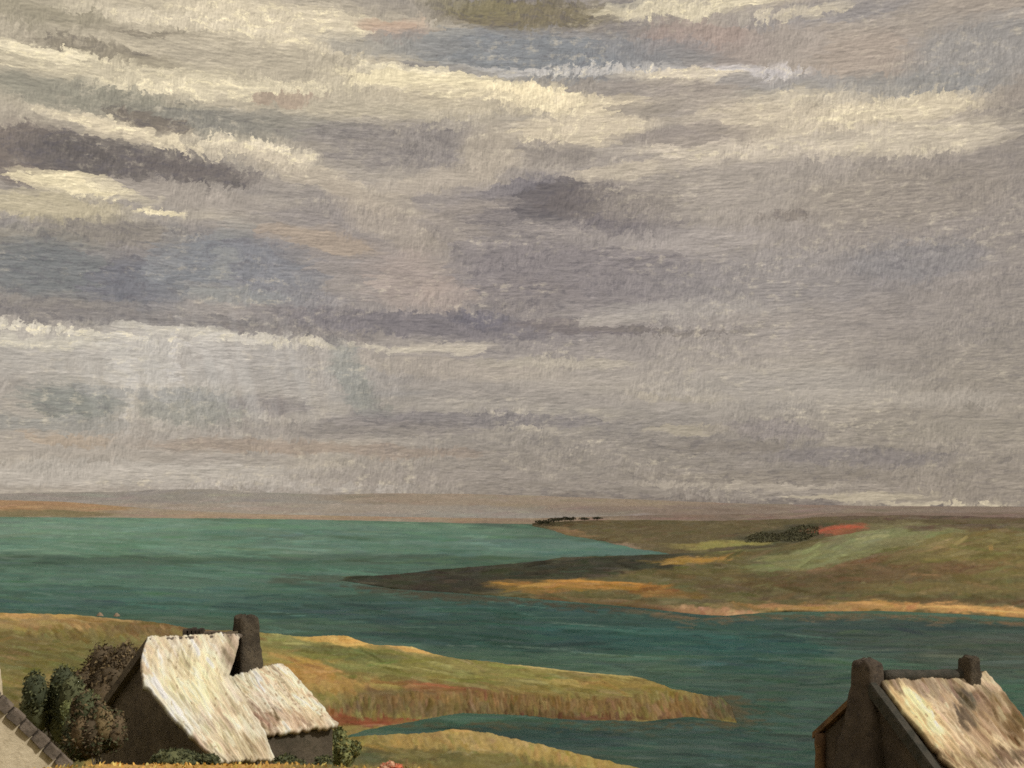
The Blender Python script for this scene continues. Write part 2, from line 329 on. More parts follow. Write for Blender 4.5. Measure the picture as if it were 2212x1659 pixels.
# ------------------------------------------------------------------ brushed terrain
ILL = 0.72          # light reaching open ground, so that field colours can be noted as seen
def to_albedo(c, ill=ILL, hi=0.75): return np.clip(lin(c) / ill, 0.004, hi)
def fieldmap(PX, PY, base, patches, seed, warp=(34, 12), wsc=(70, 26)):
    n1 = fbm(PX / wsc[0], PY / wsc[1], seed, 4, .6) - .5; n2 = fbm(PX / wsc[0] + 50, PY / wsc[1] + 9, seed + 5, 4, .6) - .5
    x = PX + n1 * 2 * warp[0]; y = PY + n2 * 2 * warp[1]
    c = np.empty(PX.shape + (3,)); c[:] = base
    for (cx, cy, rx, ry, rot, cc, al) in patches:
        a = R(rot); dx = x - cx; dy = y - cy
        r = np.hypot((dx * math.cos(a) + dy * math.sin(a)) / rx, (-dx * math.sin(a) + dy * math.cos(a)) / ry)
        m = smooth01((1.2 - r) / 0.45)[..., None] * al
        c += m * (np.array(cc, float) - c)
    return c
def brush(PX, PY, c0, n, seed, L=(14, 40), w=(3, 6), ang=(0, 8), jit=9, zones=(), extra=(), region=None, hue=.35):
    """lay strokes of colour and relief over a surface; returns colour and height"""
    rg = np.random.default_rng(seed)
    H, Wd = PX.shape
    c = c0.copy(); h = np.zeros((H, Wd))
    todo = []
    for _ in range(n):
        i = int(rg.integers(1, H - 1)); j = int(rg.integers(1, Wd - 1))
        x, y = PX[i, j], PY[i, j]
        if region and not (region[0] < x < region[2] and region[1] < y < region[3]): continue
        l = rg.uniform(*L); ww = rg.uniform(*w); a = R(rg.normal(*ang))
        for (zx, zy, zrx, zry, za, zl, zw) in zones:
            if ((x - zx) / zrx) ** 2 + ((y - zy) / zry) ** 2 < 1:
                a = R(rg.normal(za, 10)); l = zl * rg.uniform(.6, 1.3); ww = zw * rg.uniform(.7, 1.3)
        g = rg.normal(0, jit); cc = c0[i, j] + g + rg.normal(0, jit * hue, 3)
        todo.append((i, j, l, ww, a, cc, .85))
    for (x, y, l, ww, adeg, cc, al) in extra:
        k = int(np.argmin((PX - x) ** 2 + (PY - y) ** 2)); i, j = divmod(k, Wd)
        todo.append((i, j, l, ww, R(adeg), np.array(cc, float), al))
    for (i, j, l, ww, a, cc, al0) in todo:
        x0, y0 = PX[i, j], PY[i, j]
        i2 = min(i + 1, H - 1); j2 = min(j + 1, Wd - 1)
        sx = max(abs(PX[i, j2] - PX[i, j2 - 1]), .4); sy = max(abs(PY[i2, j] - PY[i2 - 1, j]), .35)
        ex = abs(l * math.cos(a)) + abs(ww * math.sin(a)); ey = abs(l * math.sin(a)) + abs(ww * math.cos(a))
        wi = min(int(ey / sy) + 2, 60); wj = min(int(ex / sx) + 2, 160)
        s = (slice(max(i - wi, 0), i + wi + 1), slice(max(j - wj, 0), j + wj + 1))
        X = PX[s] - x0; Y = PY[s] - y0
        t = (X * math.cos(a) + Y * math.sin(a)) / l
        q = (-X * math.sin(a) + Y * math.cos(a)) / ww + .25 * np.sin(t * 2.3 + i)
        br = np.interp(q, np.linspace(-1.2, 1.2, 9), rg.random(9))
        al = np.clip((1 - np.abs(t)) * 3, 0, 1) * np.clip((1 - np.abs(q)) * 2.5, 0, 1) * (.45 + .55 * (br > .25 + .4 * np.abs(t))) * al0
        c[s] += al[..., None] * (cc * (1 + .10 * (br - .5))[..., None] - c[s])
        h[s] += al * (br * .7 + .5 * (1 - np.clip(q * q, 0, 1)) - h[s])
    return c, h
def loft(rows, nx, nsub, xr=None, soft=2):
    """rows near to far; a row is [(px, py, d) or (px, py, ('z', z)) or (px, None, d, z)]"""
    s = np.linspace(0, 1, nx) if xr is None else xr
    out = []
    for r in rows:
        p = []
        for e in r:
            if len(e) == 4:
                px, _, d, z = e; py = HY + (EYE - z) / d * F
            else:
                px, py, d = e
                if isinstance(d, tuple): d = (EYE - d[1]) * F / (py - HY)
            p.append((px, py, d))
        p = np.array(p, float)
        px = p[0, 0] + (p[-1, 0] - p[0, 0]) * s
        out.append((px, np.interp(px, p[:, 0], p[:, 1]), np.interp(px, p[:, 0], p[:, 2])))
    A = np.array(out)                      # rows,3,nx
    seq = []
    for k in range(len(A) - 1):
        for t in np.arange(nsub[k]) / nsub[k]: seq.append(A[k] * (1 - t) + A[k + 1] * t)
    seq.append(A[-1]); G = np.array(seq)
    for _ in range(soft):
        G[1:-1] = .25 * G[:-2] + .5 * G[1:-1] + .25 * G[2:]
        G[:, 1:, 1:-1] = .25 * G[:, 1:, :-2] + .5 * G[:, 1:, 1:-1] + .25 * G[:, 1:, 2:]
    return G[:, 0], G[:, 1], G[:, 2]
def terrain(name, PX, PY, D, colr, h, amp, mat, ill=ILL, rough=0.0, seed=1, push=0.0, hi=.75):
    X = (PX - CX) / F * D; Y = D.copy(); Z = EYE - (PY - HY) / F * D
    px2m = D / F
    Z = Z + (h * amp + (fbm(PX / 22, PY / 7, seed, 4, .6) - .5) * rough) * px2m
    Y = Y - h * push * px2m
    H, Wd = PX.shape
    o = mesh_obj(name, np.stack([X, Y, Z], -1).reshape(-1, 3), grid_faces(H, Wd), mat,
                 cols=to_albedo(colr.reshape(-1, 3), ill, hi), uv=np.stack([PX, 2000 - PY], -1).reshape(-1, 2))
    return tag(o, kind='structure')
def spread(lo, a, b, hi, n_in, n_out):
    """sample positions in 0..1 for px lo..hi: dense between a and b"""
    x = np.concatenate([np.linspace(lo, a, n_out, endpoint=False), np.linspace(a, b, n_in), np.linspace(b, hi, n_out + 1)[1:]])
    return (x - lo) / (hi - lo)

# sea: one sheet out to the horizon
pyr = np.concatenate([[HY + .8, HY + 1.6, HY + 3, HY + 6, HY + 10], np.linspace(1110, 1680, 270), [1720, 1800, 1950, 2300]])[::-1]
pxc = np.concatenate([np.linspace(-5000, -120, 24, endpoint=False), np.linspace(-120, 2330, 820), np.linspace(2330, 7200, 25)[1:]])
PX, PY = np.meshgrid(pxc, pyr); D = EYE * F / (PY - HY)
SEA = [
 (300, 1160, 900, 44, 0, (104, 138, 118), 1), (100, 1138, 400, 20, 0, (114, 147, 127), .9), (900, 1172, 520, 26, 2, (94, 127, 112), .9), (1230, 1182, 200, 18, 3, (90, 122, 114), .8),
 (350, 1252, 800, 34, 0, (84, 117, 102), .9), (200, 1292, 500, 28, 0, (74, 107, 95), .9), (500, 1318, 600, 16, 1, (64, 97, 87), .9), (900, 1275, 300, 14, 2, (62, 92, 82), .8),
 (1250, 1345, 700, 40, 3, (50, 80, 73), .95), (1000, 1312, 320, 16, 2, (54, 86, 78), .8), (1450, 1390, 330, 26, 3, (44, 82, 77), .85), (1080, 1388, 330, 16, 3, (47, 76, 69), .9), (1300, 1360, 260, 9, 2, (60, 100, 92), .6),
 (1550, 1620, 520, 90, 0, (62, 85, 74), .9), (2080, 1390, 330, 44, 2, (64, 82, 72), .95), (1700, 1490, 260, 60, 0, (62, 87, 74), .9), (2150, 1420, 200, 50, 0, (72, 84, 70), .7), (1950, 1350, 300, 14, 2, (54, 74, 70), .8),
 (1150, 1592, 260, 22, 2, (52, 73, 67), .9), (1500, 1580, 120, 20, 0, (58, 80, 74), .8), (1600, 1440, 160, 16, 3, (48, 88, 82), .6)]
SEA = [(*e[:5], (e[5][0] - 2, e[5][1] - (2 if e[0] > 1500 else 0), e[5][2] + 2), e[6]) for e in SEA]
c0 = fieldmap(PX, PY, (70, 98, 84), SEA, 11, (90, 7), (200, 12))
rg = random.Random(4)
ex = []
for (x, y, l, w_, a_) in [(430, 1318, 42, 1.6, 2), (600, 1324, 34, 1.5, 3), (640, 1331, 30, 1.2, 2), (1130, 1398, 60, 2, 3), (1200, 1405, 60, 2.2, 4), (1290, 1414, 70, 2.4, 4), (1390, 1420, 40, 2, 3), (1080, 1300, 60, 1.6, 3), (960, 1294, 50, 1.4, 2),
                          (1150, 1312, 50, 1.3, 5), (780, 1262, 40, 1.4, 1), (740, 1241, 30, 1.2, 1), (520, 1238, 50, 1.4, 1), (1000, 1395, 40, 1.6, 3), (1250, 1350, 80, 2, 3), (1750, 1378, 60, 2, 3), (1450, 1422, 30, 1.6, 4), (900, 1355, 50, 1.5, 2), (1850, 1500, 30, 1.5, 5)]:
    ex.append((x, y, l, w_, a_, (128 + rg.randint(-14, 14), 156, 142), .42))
shore = [(760, 1263), (850, 1277), (1000, 1288), (1200, 1304), (1400, 1322), (1520, 1338), (1640, 1332), (1900, 1328), (2100, 1337), (2300, 1354)]
for _ in range(420):
    x = rg.uniform(740, 2300); y = float(np.interp(x, [q[0] for q in shore], [q[1] for q in shore])) + abs(rg.gauss(0, 6)) - 1
    cc = (70, 68, 54) if x < 1350 else ((120, 100, 76) if rg.random() < .45 else (86, 84, 66))
    ex.append((x, y, rg.uniform(8, 26), rg.uniform(1.5, 3.2), rg.gauss(3, 5), cc, .55))
for _ in range(160):
    x = rg.uniform(860, 1660); y = 1562 + abs(rg.gauss(0, 9)) if x < 1560 else rg.uniform(1500, 1585)
    ex.append((x, y, rg.uniform(8, 24), rg.uniform(1.5, 3.5), rg.gauss(2, 8), rg.choice([(76, 78, 60), (88, 80, 58), (66, 76, 62)]), .5))
for _ in range(90):
    x = 1540 + abs(rg.gauss(0, 50)); ex.append((x, rg.uniform(1505, 1572), rg.uniform(10, 30), rg.uniform(2, 5), rg.gauss(4, 10), rg.choice([(96, 84, 60), (84, 80, 60), (74, 80, 64)]), .6))
for _ in range(70):      # a paler, weedy tail off the dark spit
    x = rg.uniform(600, 800); ex.append((x, 1252 + rg.gauss(0, 6), rg.uniform(16, 40), rg.uniform(1.5, 3), 2, (72, 88, 76), .5))
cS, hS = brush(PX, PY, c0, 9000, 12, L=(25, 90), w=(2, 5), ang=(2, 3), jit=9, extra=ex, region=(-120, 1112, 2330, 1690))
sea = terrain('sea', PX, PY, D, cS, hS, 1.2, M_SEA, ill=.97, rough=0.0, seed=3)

# far hills across the bay
def ridge_land(name, near, top, bcol, patches, seed, nx=460, nsub=14, rough=1.5, n=900):
    """near: [(px, distance)] of the waterline; top: [(px, py, distance)] of the skyline"""
    nr = [E(x, d, -1.0) for x, d in near]
    pxs = np.array([t[0] for t in top], float); nd_ = np.interp(pxs, [x for x, _ in near], [d for _, d in near])
    mid = [(t[0], HY + 30 * F / d0 * .45 + (t[1] - HY) * .55, d0 + (t[2] - d0) * .5) for t, d0 in zip(top, nd_)]
    back = [E(t[0], t[2] * 1.25, -30.0) for t in top]
    PX, PY, D = loft([nr, mid, top, back], nx, [nsub, nsub, 4])
    c = fieldmap(PX, PY, bcol, patches, seed, (40, 4), (60, 8))
    c, h = brush(PX, PY, c, n, seed, L=(15, 60), w=(2, 4), ang=(0, 5), jit=5)
    return terrain(name, PX, PY, D, c, h, .5, M_LAND, rough=rough, seed=seed)
def E(px, d, z): return (px, None, d, z)
ridge_land('far_hills', [(-1200, 3700), (200, 3700), (500, 2900), (900, 2350), (3600, 2200)],
        [(x, y, 6200) for x, y in [(-1200, 1066), (-300, 1070), (0, 1064), (120, 1061), (260, 1060), (330, 1055), (460, 1053), (520, 1060), (640, 1063), (720, 1066), (820, 1063), (1000, 1064), (1180, 1069), (1350, 1076), (1600, 1086), (1900, 1092), (2300, 1093), (3600, 1090)]],
        (134, 131, 127), [(2000, 1095, 900, 30, 0, (118, 106, 97), .9), (1200, 1075, 500, 20, 0, (136, 124, 110), .8), (300, 1100, 700, 14, 0, (148, 139, 128), .6)], 21)
ridge_land('far_shore', [(-1200, 3450), (0, 3500), (430, 3100), (700, 2600), (1000, 2050), (1200, 1880), (2000, 1800), (3600, 1800)],
        [(-1200, 1076, 3900), (-200, 1076, 3900), (0, 1078, 3900), (140, 1082, 3800), (300, 1096, 3700), (430, 1104, 3500), (560, 1110, 3200), (700, 1113, 3000), (900, 1117, 2600), (1150, 1119, 2400), (1400, 1112, 2400), (1800, 1106, 2400), (3600, 1104, 2400)],
        (140, 130, 116), [(100, 1090, 260, 14, 0, (146, 120, 92), .9), (60, 1110, 200, 8, 0, (112, 104, 76), .8), (700, 1115, 400, 8, 0, (148, 130, 110), .8), (2000, 1112, 900, 20, 0, (112, 99, 90), .95), (1150, 1128, 200, 14, 0, (130, 114, 98), .8)], 23, rough=.8)

# far headland: dark pastures, a red field
rows = [
 [(1150, 1141, ('z', -.6)), (1220, 1160, ('z', -.6)), (1300, 1172, ('z', -.6)), (1370, 1190, ('z', -.6)), (1500, 1215, ('z', -.6)), (1700, 1225, ('z', -.6)), (3000, 1235, ('z', -.6))],
 [(1150, 1138, 1760), (1220, 1155, ('z', .6)), (1300, 1167, ('z', .7)), (1370, 1182, ('z', .9)), (1500, 1200, ('z', 1.2)), (1700, 1204, ('z', 1.5)), (3000, 1208, ('z', 1.5))],
 [(1150, 1134, 1790), (1240, 1142, 1300), (1350, 1150, 1150), (1500, 1160, 980), (1700, 1170, 900), (1800, 1160, 900), (3000, 1160, 900)],
 [(1150, 1131, 1800), (1200, 1127, 1600), (1280, 1123, 1450), (1400, 1122, 1350), (1550, 1124, 1300), (1700, 1119, 1300), (1800, 1113, 1300), (1950, 1110, 1300), (2212, 1116, 1300), (3000, 1112, 1300)],
 [(1150, None, 1900, -5), (3000, None, 1500, -5)]]
PX, PY, D = loft(rows, 520, [6, 18, 26, 3])
FH = [(1500, 1150, 300, 22, 0, (88, 80, 56), .9), (1690, 1158, 130, 20, -8, (60, 60, 45), .95), (1560, 1176, 120, 7, -3, (132, 127, 74), .95), (2050, 1113, 320, 10, 0, (88, 76, 66), .9),
      (1800, 1145, 40, 10, -6, (148, 84, 62), .85), (1840, 1138, 44, 8, 3, (142, 84, 62), .8), (1822, 1150, 30, 6, 0, (128, 84, 60), .8), (1230, 1150, 70, 8, 8, (132, 108, 80), .8), (1270, 1128, 90, 8, 0, (84, 76, 52), .8), (1400, 1172, 100, 8, 6, (100, 90, 62), .7), (1950, 1150, 100, 20, 0, (112, 108, 78), .8), (1330, 1180, 40, 6, 8, (142, 124, 106), .9)]
c = fieldmap(PX, PY, (86, 79, 56), FH, 31, (34, 9), (30, 9))
c, h = brush(PX, PY, c, 1500, 32, L=(10, 34), w=(2, 4), ang=(-2, 5), jit=6, extra=[(1790, 1144, 26, 3, -5, (158, 82, 60), .8), (1822, 1139, 30, 3, 2, (162, 84, 62), .8), (1850, 1138, 22, 2.5, 5, (168, 84, 62), .8), (1768, 1149, 16, 2.5, -8, (150, 78, 58), .7), (1868, 1142, 14, 2, 4, (150, 88, 66), .7)])
terrain('far_headland', PX, PY, D, c, h, 1.0, M_LAND, rough=2.0, seed=33)

# headland with the long dark spit and the pale beach
rows = [
 [(715, 1254, ('z', -.5)), (850, 1277, ('z', -.5)), (1000, 1287, ('z', -.5)), (1200, 1302, ('z', -.5)), (1380, 1318, ('z', -.5)), (1450, 1326, ('z', -.5)), (1510, 1334, ('z', -.5)), (1570, 1336, ('z', -.5)), (1620, 1331, ('z', -.5)), (1690, 1326, ('z', -.5)), (1900, 1325, ('z', -.5)), (2100, 1334, ('z', -.5)), (2300, 1350, ('z', -.5)), (3100, 1380, ('z', -.5))],
 [(716, 1252.5, ('z', -.1)), (850, 1270, ('z', .5)), (1000, 1278, ('z', .6)), (1200, 1292, ('z', .7)), (1380, 1307, ('z', .8)), (1450, 1314, ('z', .8)), (1510, 1321, ('z', .8)), (1570, 1323, ('z', .8)), (1640, 1318, ('z', .8)), (1900, 1313, ('z', .8)), (2100, 1320, ('z', .8)), (2300, 1334, ('z', .8)), (3100, 1362, ('z', .8))],
 [(718, 1250, 470), (850, 1263, 424), (1000, 1267, 404), (1200, 1272, 384), (1400, 1285, 356), (1600, 1299, 338), (1800, 1290, 342), (2000, 1288, 342), (2212, 1295, 332), (3100, 1318, 300)],
 [(722, 1249, 474), (850, 1252, 450), (1000, 1248, 455), (1200, 1240, 460), (1400, 1240, 450), (1600, 1240, 440), (1800, 1225, 440), (2000, 1205, 440), (2212, 1200, 440), (3100, 1190, 430)],
 [(728, 1247.5, 478), (850, 1242, 470), (940, 1231, 500), (1050, 1222, 540), (1160, 1212, 570), (1220, 1203, 590), (1350, 1200, 600), (1450, 1196, 600), (1560, 1190, 600), (1680, 1180, 610), (1770, 1162, 630), (1860, 1146, 660), (1960, 1133, 690), (2080, 1130, 700), (2212, 1128, 700), (3100, 1105, 720)],
 [(735, None, 500, -4), (1160, None, 610, -4), (1700, None, 720, 2), (3100, None, 800, 5)]]
PX, PY, D = loft(rows, 900, [5, 10, 24, 34, 3])
HL = [(1000, 1250, 340, 34, -4, (50, 50, 40), 1), (1300, 1222, 240, 20, -4, (48, 50, 38), 1), (1250, 1264, 180, 9, 2, (146, 112, 60), 1), (1400, 1274, 60, 12, 4, (150, 112, 56), .8), (1140, 1272, 90, 8, 5, (122, 98, 52), .9), (1450, 1286, 100, 9, 4, (110, 84, 48), .7),
      (1820, 1192, 270, 26, -13, (116, 120, 82), .95), (1920, 1160, 170, 26, -8, (116, 119, 86), .95), (2130, 1200, 190, 55, 0, (108, 100, 63), .95), (1900, 1242, 260, 22, -4, (100, 82, 58), .8), (1700, 1258, 240, 26, 0, (86, 76, 51), .9), (1850, 1215, 120, 8, -8, (112, 84, 62), .7),
      (1480, 1212, 90, 8, -4, (156, 122, 62), .85), (1560, 1205, 60, 6, -5, (150, 120, 64), .8), (1480, 1236, 160, 10, 0, (92, 84, 52), .8), (2100, 1270, 260, 14, 0, (112, 100, 64), .7), (2000, 1298, 320, 7, 1, (84, 72, 48), .8),
      (2120, 1318, 340, 9, 3, (176, 138, 88), 1), (1810, 1314, 260, 8, 1, (154, 122, 80), .9), (1560, 1327, 160, 13, 4, (152, 120, 90), .95), (2150, 1136, 260, 10, 0, (90, 78, 65), .8), (1300, 1303, 160, 10, 5, (104, 86, 60), .8), (2050, 1180, 40, 9, 0, (140, 124, 86), .7)]
c = fieldmap(PX, PY, (88, 84, 56), HL, 41, (26, 6), (50, 14))
ex = [(1090, 1262, 34, 3, 2, (176, 130, 62), .9), (1240, 1258, 80, 3, 1, (176, 130, 66), .9), (1350, 1260, 50, 3, 2, (172, 124, 62), .9), (2050, 1312, 90, 3, 2, (206, 164, 104), .8), (2180, 1322, 80, 3, 4, (210, 168, 108), .8), (1560, 1168, 60, 2.5, -3, (140, 134, 80), .6), (2140, 1185, 8, 5, 60, (150, 122, 74), .9), (2000, 1243, 40, 3, 0, (136, 108, 78), .7)]
c, h = brush(PX, PY, c, 5200, 42, L=(14, 46), w=(2.5, 5.5), ang=(-1, 7), jit=8, zones=[(1850, 1185, 280, 36, -12, 46, 4.5), (1560, 1325, 170, 16, 12, 10, 5), (2100, 1318, 360, 10, 4, 14, 5)], extra=ex)
terrain('headland', PX, PY, D, c, h, 1.6, M_LAND, rough=3.0, seed=43)

# grassy point below the cottages
def E(px, d, z): return (px, None, d, z)
rows = [
 [E(-1200, 104, -4), E(300, 104, -4), E(640, 120, -4), E(740, 134, -4), E(850, 144, -4), E(1000, 154, -4), E(1250, 149, -4), E(1490, 152, -4), E(1600, 150, -4)],
 [(-1200, 1560, 113), (300, 1560, 113), (640, 1572, 130), (740, 1590, 144), (850, 1578, ('z', -.5)), (1000, 1552, ('z', -.5)), (1100, 1558, ('z', -.5)), (1250, 1568, ('z', -.5)), (1400, 1572, ('z', -.5)), (1490, 1558, ('z', -.5)), (1600, 1574, ('z', -.5))],
 [(-1200, 1490, 125), (300, 1490, 125), (640, 1545, 140), (740, 1568, 149), (850, 1562, 152.5), (1000, 1540, 161), (1100, 1545, 159.5), (1250, 1552, 156), (1400, 1556, 155), (1490, 1546, 158), (1590, 1560, 154)],
 [(-1200, 1440, 145), (300, 1440, 145), (640, 1500, 152), (740, 1522, 157), (850, 1505, 160), (1000, 1492, 167), (1100, 1496, 166), (1250, 1506, 163), (1400, 1512, 161.5), (1490, 1518, 161), (1580, 1530, 158)],
 [(-1200, 1395, 180), (0, 1395, 180), (300, 1402, 178), (600, 1440, 175), (740, 1452, 178), (900, 1452, 180), (1100, 1470, 180), (1250, 1484, 175), (1480, 1504, 168), (1572, 1520, 162)],
 [(-1200, 1318, 240), (0, 1322, 235), (150, 1325, 232), (350, 1345, 228), (420, 1357, 225), (520, 1362, 222), (590, 1368, 220), (670, 1375, 217), (715, 1369, 215), (750, 1372, 213), (795, 1390, 210), (840, 1393, 207), (890, 1397, 204), (935, 1412, 200), (1000, 1424, 198), (1100, 1434, 195), (1240, 1450, 188), (1385, 1464, 182), (1450, 1488, 174), (1560, 1510, 166)],
 [E(-1200, 255, -2), E(350, 245, -2), E(935, 212, -2), E(1385, 190, -2), E(1560, 172, -2)]]
PX, PY, D = loft(rows, 1000, [4, 6, 20, 26, 36, 3], xr=spread(-1200, -120, 1600, 1600.1, 930, 35))
GP = [(100, 1340, 420, 22, 0, (138, 116, 76), 1), (50, 1330, 180, 7, 0, (170, 140, 86), .9), (360, 1362, 140, 20, 4, (108, 91, 60), .9), (120, 1390, 360, 20, 2, (104, 96, 58), .9), (100, 1430, 300, 30, 0, (98, 94, 54), .9),
      (620, 1384, 70, 14, 0, (132, 132, 82), .9), (735, 1383, 80, 14, 4, (184, 150, 88), 1), (880, 1404, 74, 11, 8, (186, 152, 92), 1), (800, 1430, 240, 28, 8, (114, 117, 70), .9), (1000, 1450, 280, 24, 6, (118, 113, 66), .9), (760, 1415, 120, 14, 10, (96, 100, 60), .8),
      (660, 1450, 60, 36, 0, (152, 122, 72), 1), (745, 1482, 90, 20, 4, (148, 122, 74), .95), (610, 1420, 60, 16, 0, (140, 128, 76), .8), (690, 1410, 70, 10, 0, (106, 106, 62), .7), (860, 1505, 90, 16, 3, (102, 88, 58), .9),
      (955, 1490, 110, 10, 6, (124, 84, 58), .8), (1150, 1516, 340, 18, 2, (112, 90, 58), .85), (1000, 1538, 300, 16, 2, (94, 79, 54), .85), (790, 1560, 100, 11, 3, (112, 66, 46), .95), (700, 1545, 60, 14, 0, (112, 74, 48), .9), (1350, 1482, 160, 12, 3, (132, 116, 66), .9), (1500, 1532, 110, 26, 4, (112, 92, 58), .9), (1565, 1530, 40, 36, 0, (84, 78, 58), .8), (1300, 1552, 200, 7, 1, (88, 62, 44), .9),
      (1250, 1452, 170, 5, 5, (168, 152, 98), .9)]  # pale strip paints a highlight along the point's top edge
c = fieldmap(PX, PY, (116, 106, 62), GP, 51, (26, 8), (50, 18))
ex = [(1160, 1436, 60, 2.5, 4, (170, 156, 104), .9), (1260, 1448, 70, 2.5, 4, (176, 160, 108), .9), (1350, 1460, 50, 2.5, 5, (172, 154, 104), .8), (720, 1371, 34, 3, 3, (200, 168, 108), .9), (880, 1397, 40, 3, 8, (200, 168, 108), .9), (940, 1482, 60, 3, 6, (142, 90, 62), .8), (800, 1562, 60, 3, 2, (130, 68, 48), .8), (900, 1556, 60, 2.5, 2, (118, 64, 46), .8), (640, 1392, 34, 3, 6, (160, 158, 104), .8), (840, 1440, 60, 3, 10, (142, 142, 88), .7), (930, 1450, 60, 2.5, 10, (146, 142, 92), .7)]
c, h = brush(PX, PY, c, 6500, 52, L=(14, 50), w=(3, 6), ang=(6, 7), jit=9, zones=[(1000, 1528, 420, 30, 82, 13, 5), (1450, 1530, 160, 34, 70, 16, 6), (700, 1465, 110, 50, 30, 16, 8), (850, 1430, 260, 30, 9, 46, 4), (250, 1370, 200, 22, 35, 12, 6)], extra=ex)
terrain('grassy_point', PX, PY, D, c, h, 2.4, M_LAND, rough=4.5, seed=53, push=1.0)

# hillside falling away under the cottages
rows = [
 [E(-1500, 2.5, 28.3), E(3700, 2.5, 28.3)],
 [E(-1500, 8, 27.2), E(1100, 8, 27.2), E(1600, 8, 26.6), E(3700, 8, 26.4)],
 [(-1500, 1690, 15), (0, 1672, 15), (110, 1656, 15), (220, 1646, 15), (420, 1648, 15), (620, 1646, 15), (760, 1652, 15), (900, 1660, 15), (1050, 1690, 15), (1300, 1760, 15), (1700, 1800, 15), (3700, 1800, 15)],
 [(-1500, 1740, 18), (0, 1730, 18), (600, 1720, 18), (900, 1720, 18), (1300, 1800, 18), (3700, 1840, 18)],
 [E(-1500, 23, 22.8), E(600, 23, 22.8), E(1300, 23, 22.0), E(3700, 23, 21.8)],
 [(-1500, 1650, 34), (0, 1612, 34), (150, 1606, 34), (600, 1680, 34), (760, 1700, 34), (1000, 1720, 34), (1400, 1790, 34), (3700, 1800, 34)],
 [(-1500, 1540, 60), (0, 1520, 60), (300, 1530, 60), (600, 1605, 60), (740, 1638, 60), (850, 1648, 60), (1000, 1640, 60), (1200, 1680, 60), (1400, 1740, 60), (3700, 1790, 60)],
 [(-1500, 1480, 95), (0, 1482, 95), (300, 1500, 95), (600, 1580, 95), (740, 1594, 95), (850, 1586, 95), (930, 1582, 95), (980, 1575, 95), (1040, 1580, 95), (1150, 1604, 95), (1250, 1628, 95), (1400, 1664, 95), (1600, 1720, 95), (3700, 1780, 95)],
 [(-1500, 1505, 104), (300, 1525, 104), (740, 1612, 104), (980, 1600, 104), (1250, 1655, 104), (1600, 1740, 104), (3700, 1800, 104)],
 [E(-1500, 128, 4), E(500, 128, 3), E(760, 128, -2), E(3700, 128, -2)]]
PX, PY, D = loft(rows, 900, [4, 10, 16, 5, 10, 16, 26, 8, 8], xr=spread(-1500, -120, 2330, 3700, 800, 50), soft=1)
HS = [(500, 1656, 480, 16, 0, (182, 143, 80), 1), (250, 1650, 120, 9, 0, (188, 150, 88), .8), (150, 1646, 60, 14, 0, (88, 90, 56), .9), (20, 1660, 90, 20, 0, (96, 84, 62), .9), (680, 1652, 70, 10, 0, (120, 104, 60), .8), (900, 1658, 120, 12, 0, (108, 96, 56), .8),
      (1000, 1600, 280, 22, 3, (152, 133, 84), 1), (850, 1602, 120, 16, 0, (152, 130, 76), .9), (780, 1600, 60, 12, 0, (120, 108, 62), .8), (900, 1638, 200, 16, 3, (104, 98, 58), .9), (1230, 1640, 150, 16, 10, (152, 131, 76), .9), (1270, 1622, 140, 8, 14, (84, 68, 46), .9), (960, 1578, 70, 6, 0, (186, 158, 96), .8), (760, 1640, 90, 20, 0, (78, 80, 54), .9),
      (100, 1450, 320, 44, 0, (104, 99, 58), .9), (250, 1510, 130, 50, 0, (78, 68, 52), .9), (300, 1590, 260, 40, 0, (66, 60, 46), .9), (2200, 1720, 800, 90, 0, (98, 84, 58), .9), (700, 1690, 300, 26, 0, (84, 80, 52), .8)]
c = fieldmap(PX, PY, (106, 98, 58), HS, 61, (24, 6), (44, 14))
c, h = brush(PX, PY, c, 6500, 62, L=(12, 40), w=(3, 7), ang=(4, 10), jit=9, zones=[(500, 1655, 480, 14, 80, 9, 5), (1050, 1600, 320, 22, 55, 13, 6), (1250, 1640, 160, 20, 70, 13, 5)])
terrain('hillside', PX, PY, D, c, h, 2.4, M_LAND, rough=5.0, seed=63)

# ------------------------------------------------------------------ tufts of grass (uncountable)
def tufts(name, label, pts, hgt, wid, colsrgb, seed, lean=.5):
    """blades at world points; colours picked at random"""
    rg = np.random.default_rng(seed); V = []; Fc = []; C = []
    pal = to_albedo(np.array(colsrgb, float), .55)
    for p in pts:
        s = p[1] / F; hh = hgt * s * rg.uniform(.5, 1.2); ww = wid * s * rg.uniform(.6, 1.3)
        a = rg.uniform(0, math.pi); dx, dy = math.cos(a) * ww, math.sin(a) * ww
        lx, ly = rg.normal(.1, lean) * hh, rg.normal(0, lean) * hh
        b = len(V); x, y, z = p; z -= hh * .15
        V += [(x - dx, y - dy, z), (x + dx, y + dy, z), (x + dx * .8 + lx * .5, y + dy * .8 + ly * .5, z + hh * .65), (x - dx * .8 + lx * .5, y - dy * .8 + ly * .5, z + hh * .6), (x + lx, y + ly, z + hh)]
        Fc += [(b, b + 1, b + 2, b + 3), (b + 3, b + 2, b + 4)]
        c = pal[rg.integers(len(pal))] * rg.uniform(.8, 1.2); C += [c] * 5
    o = mesh_obj(name, V, Fc, M_LEAF, cols=np.array(C), smooth=False)
    return tag(o, label, 'grass', kind='stuff')
dg = bpy.context.evaluated_depsgraph_get
def ground(names, x, y):
    """height of the named sheets at x, y"""
    z = None
    for n in names:
        o = bpy.data.objects[n]
        ok, loc, nor, i = o.ray_cast((x, y, 200), (0, 0, -1))
        if ok and (z is None or loc.z > z): z = loc.z
    return z
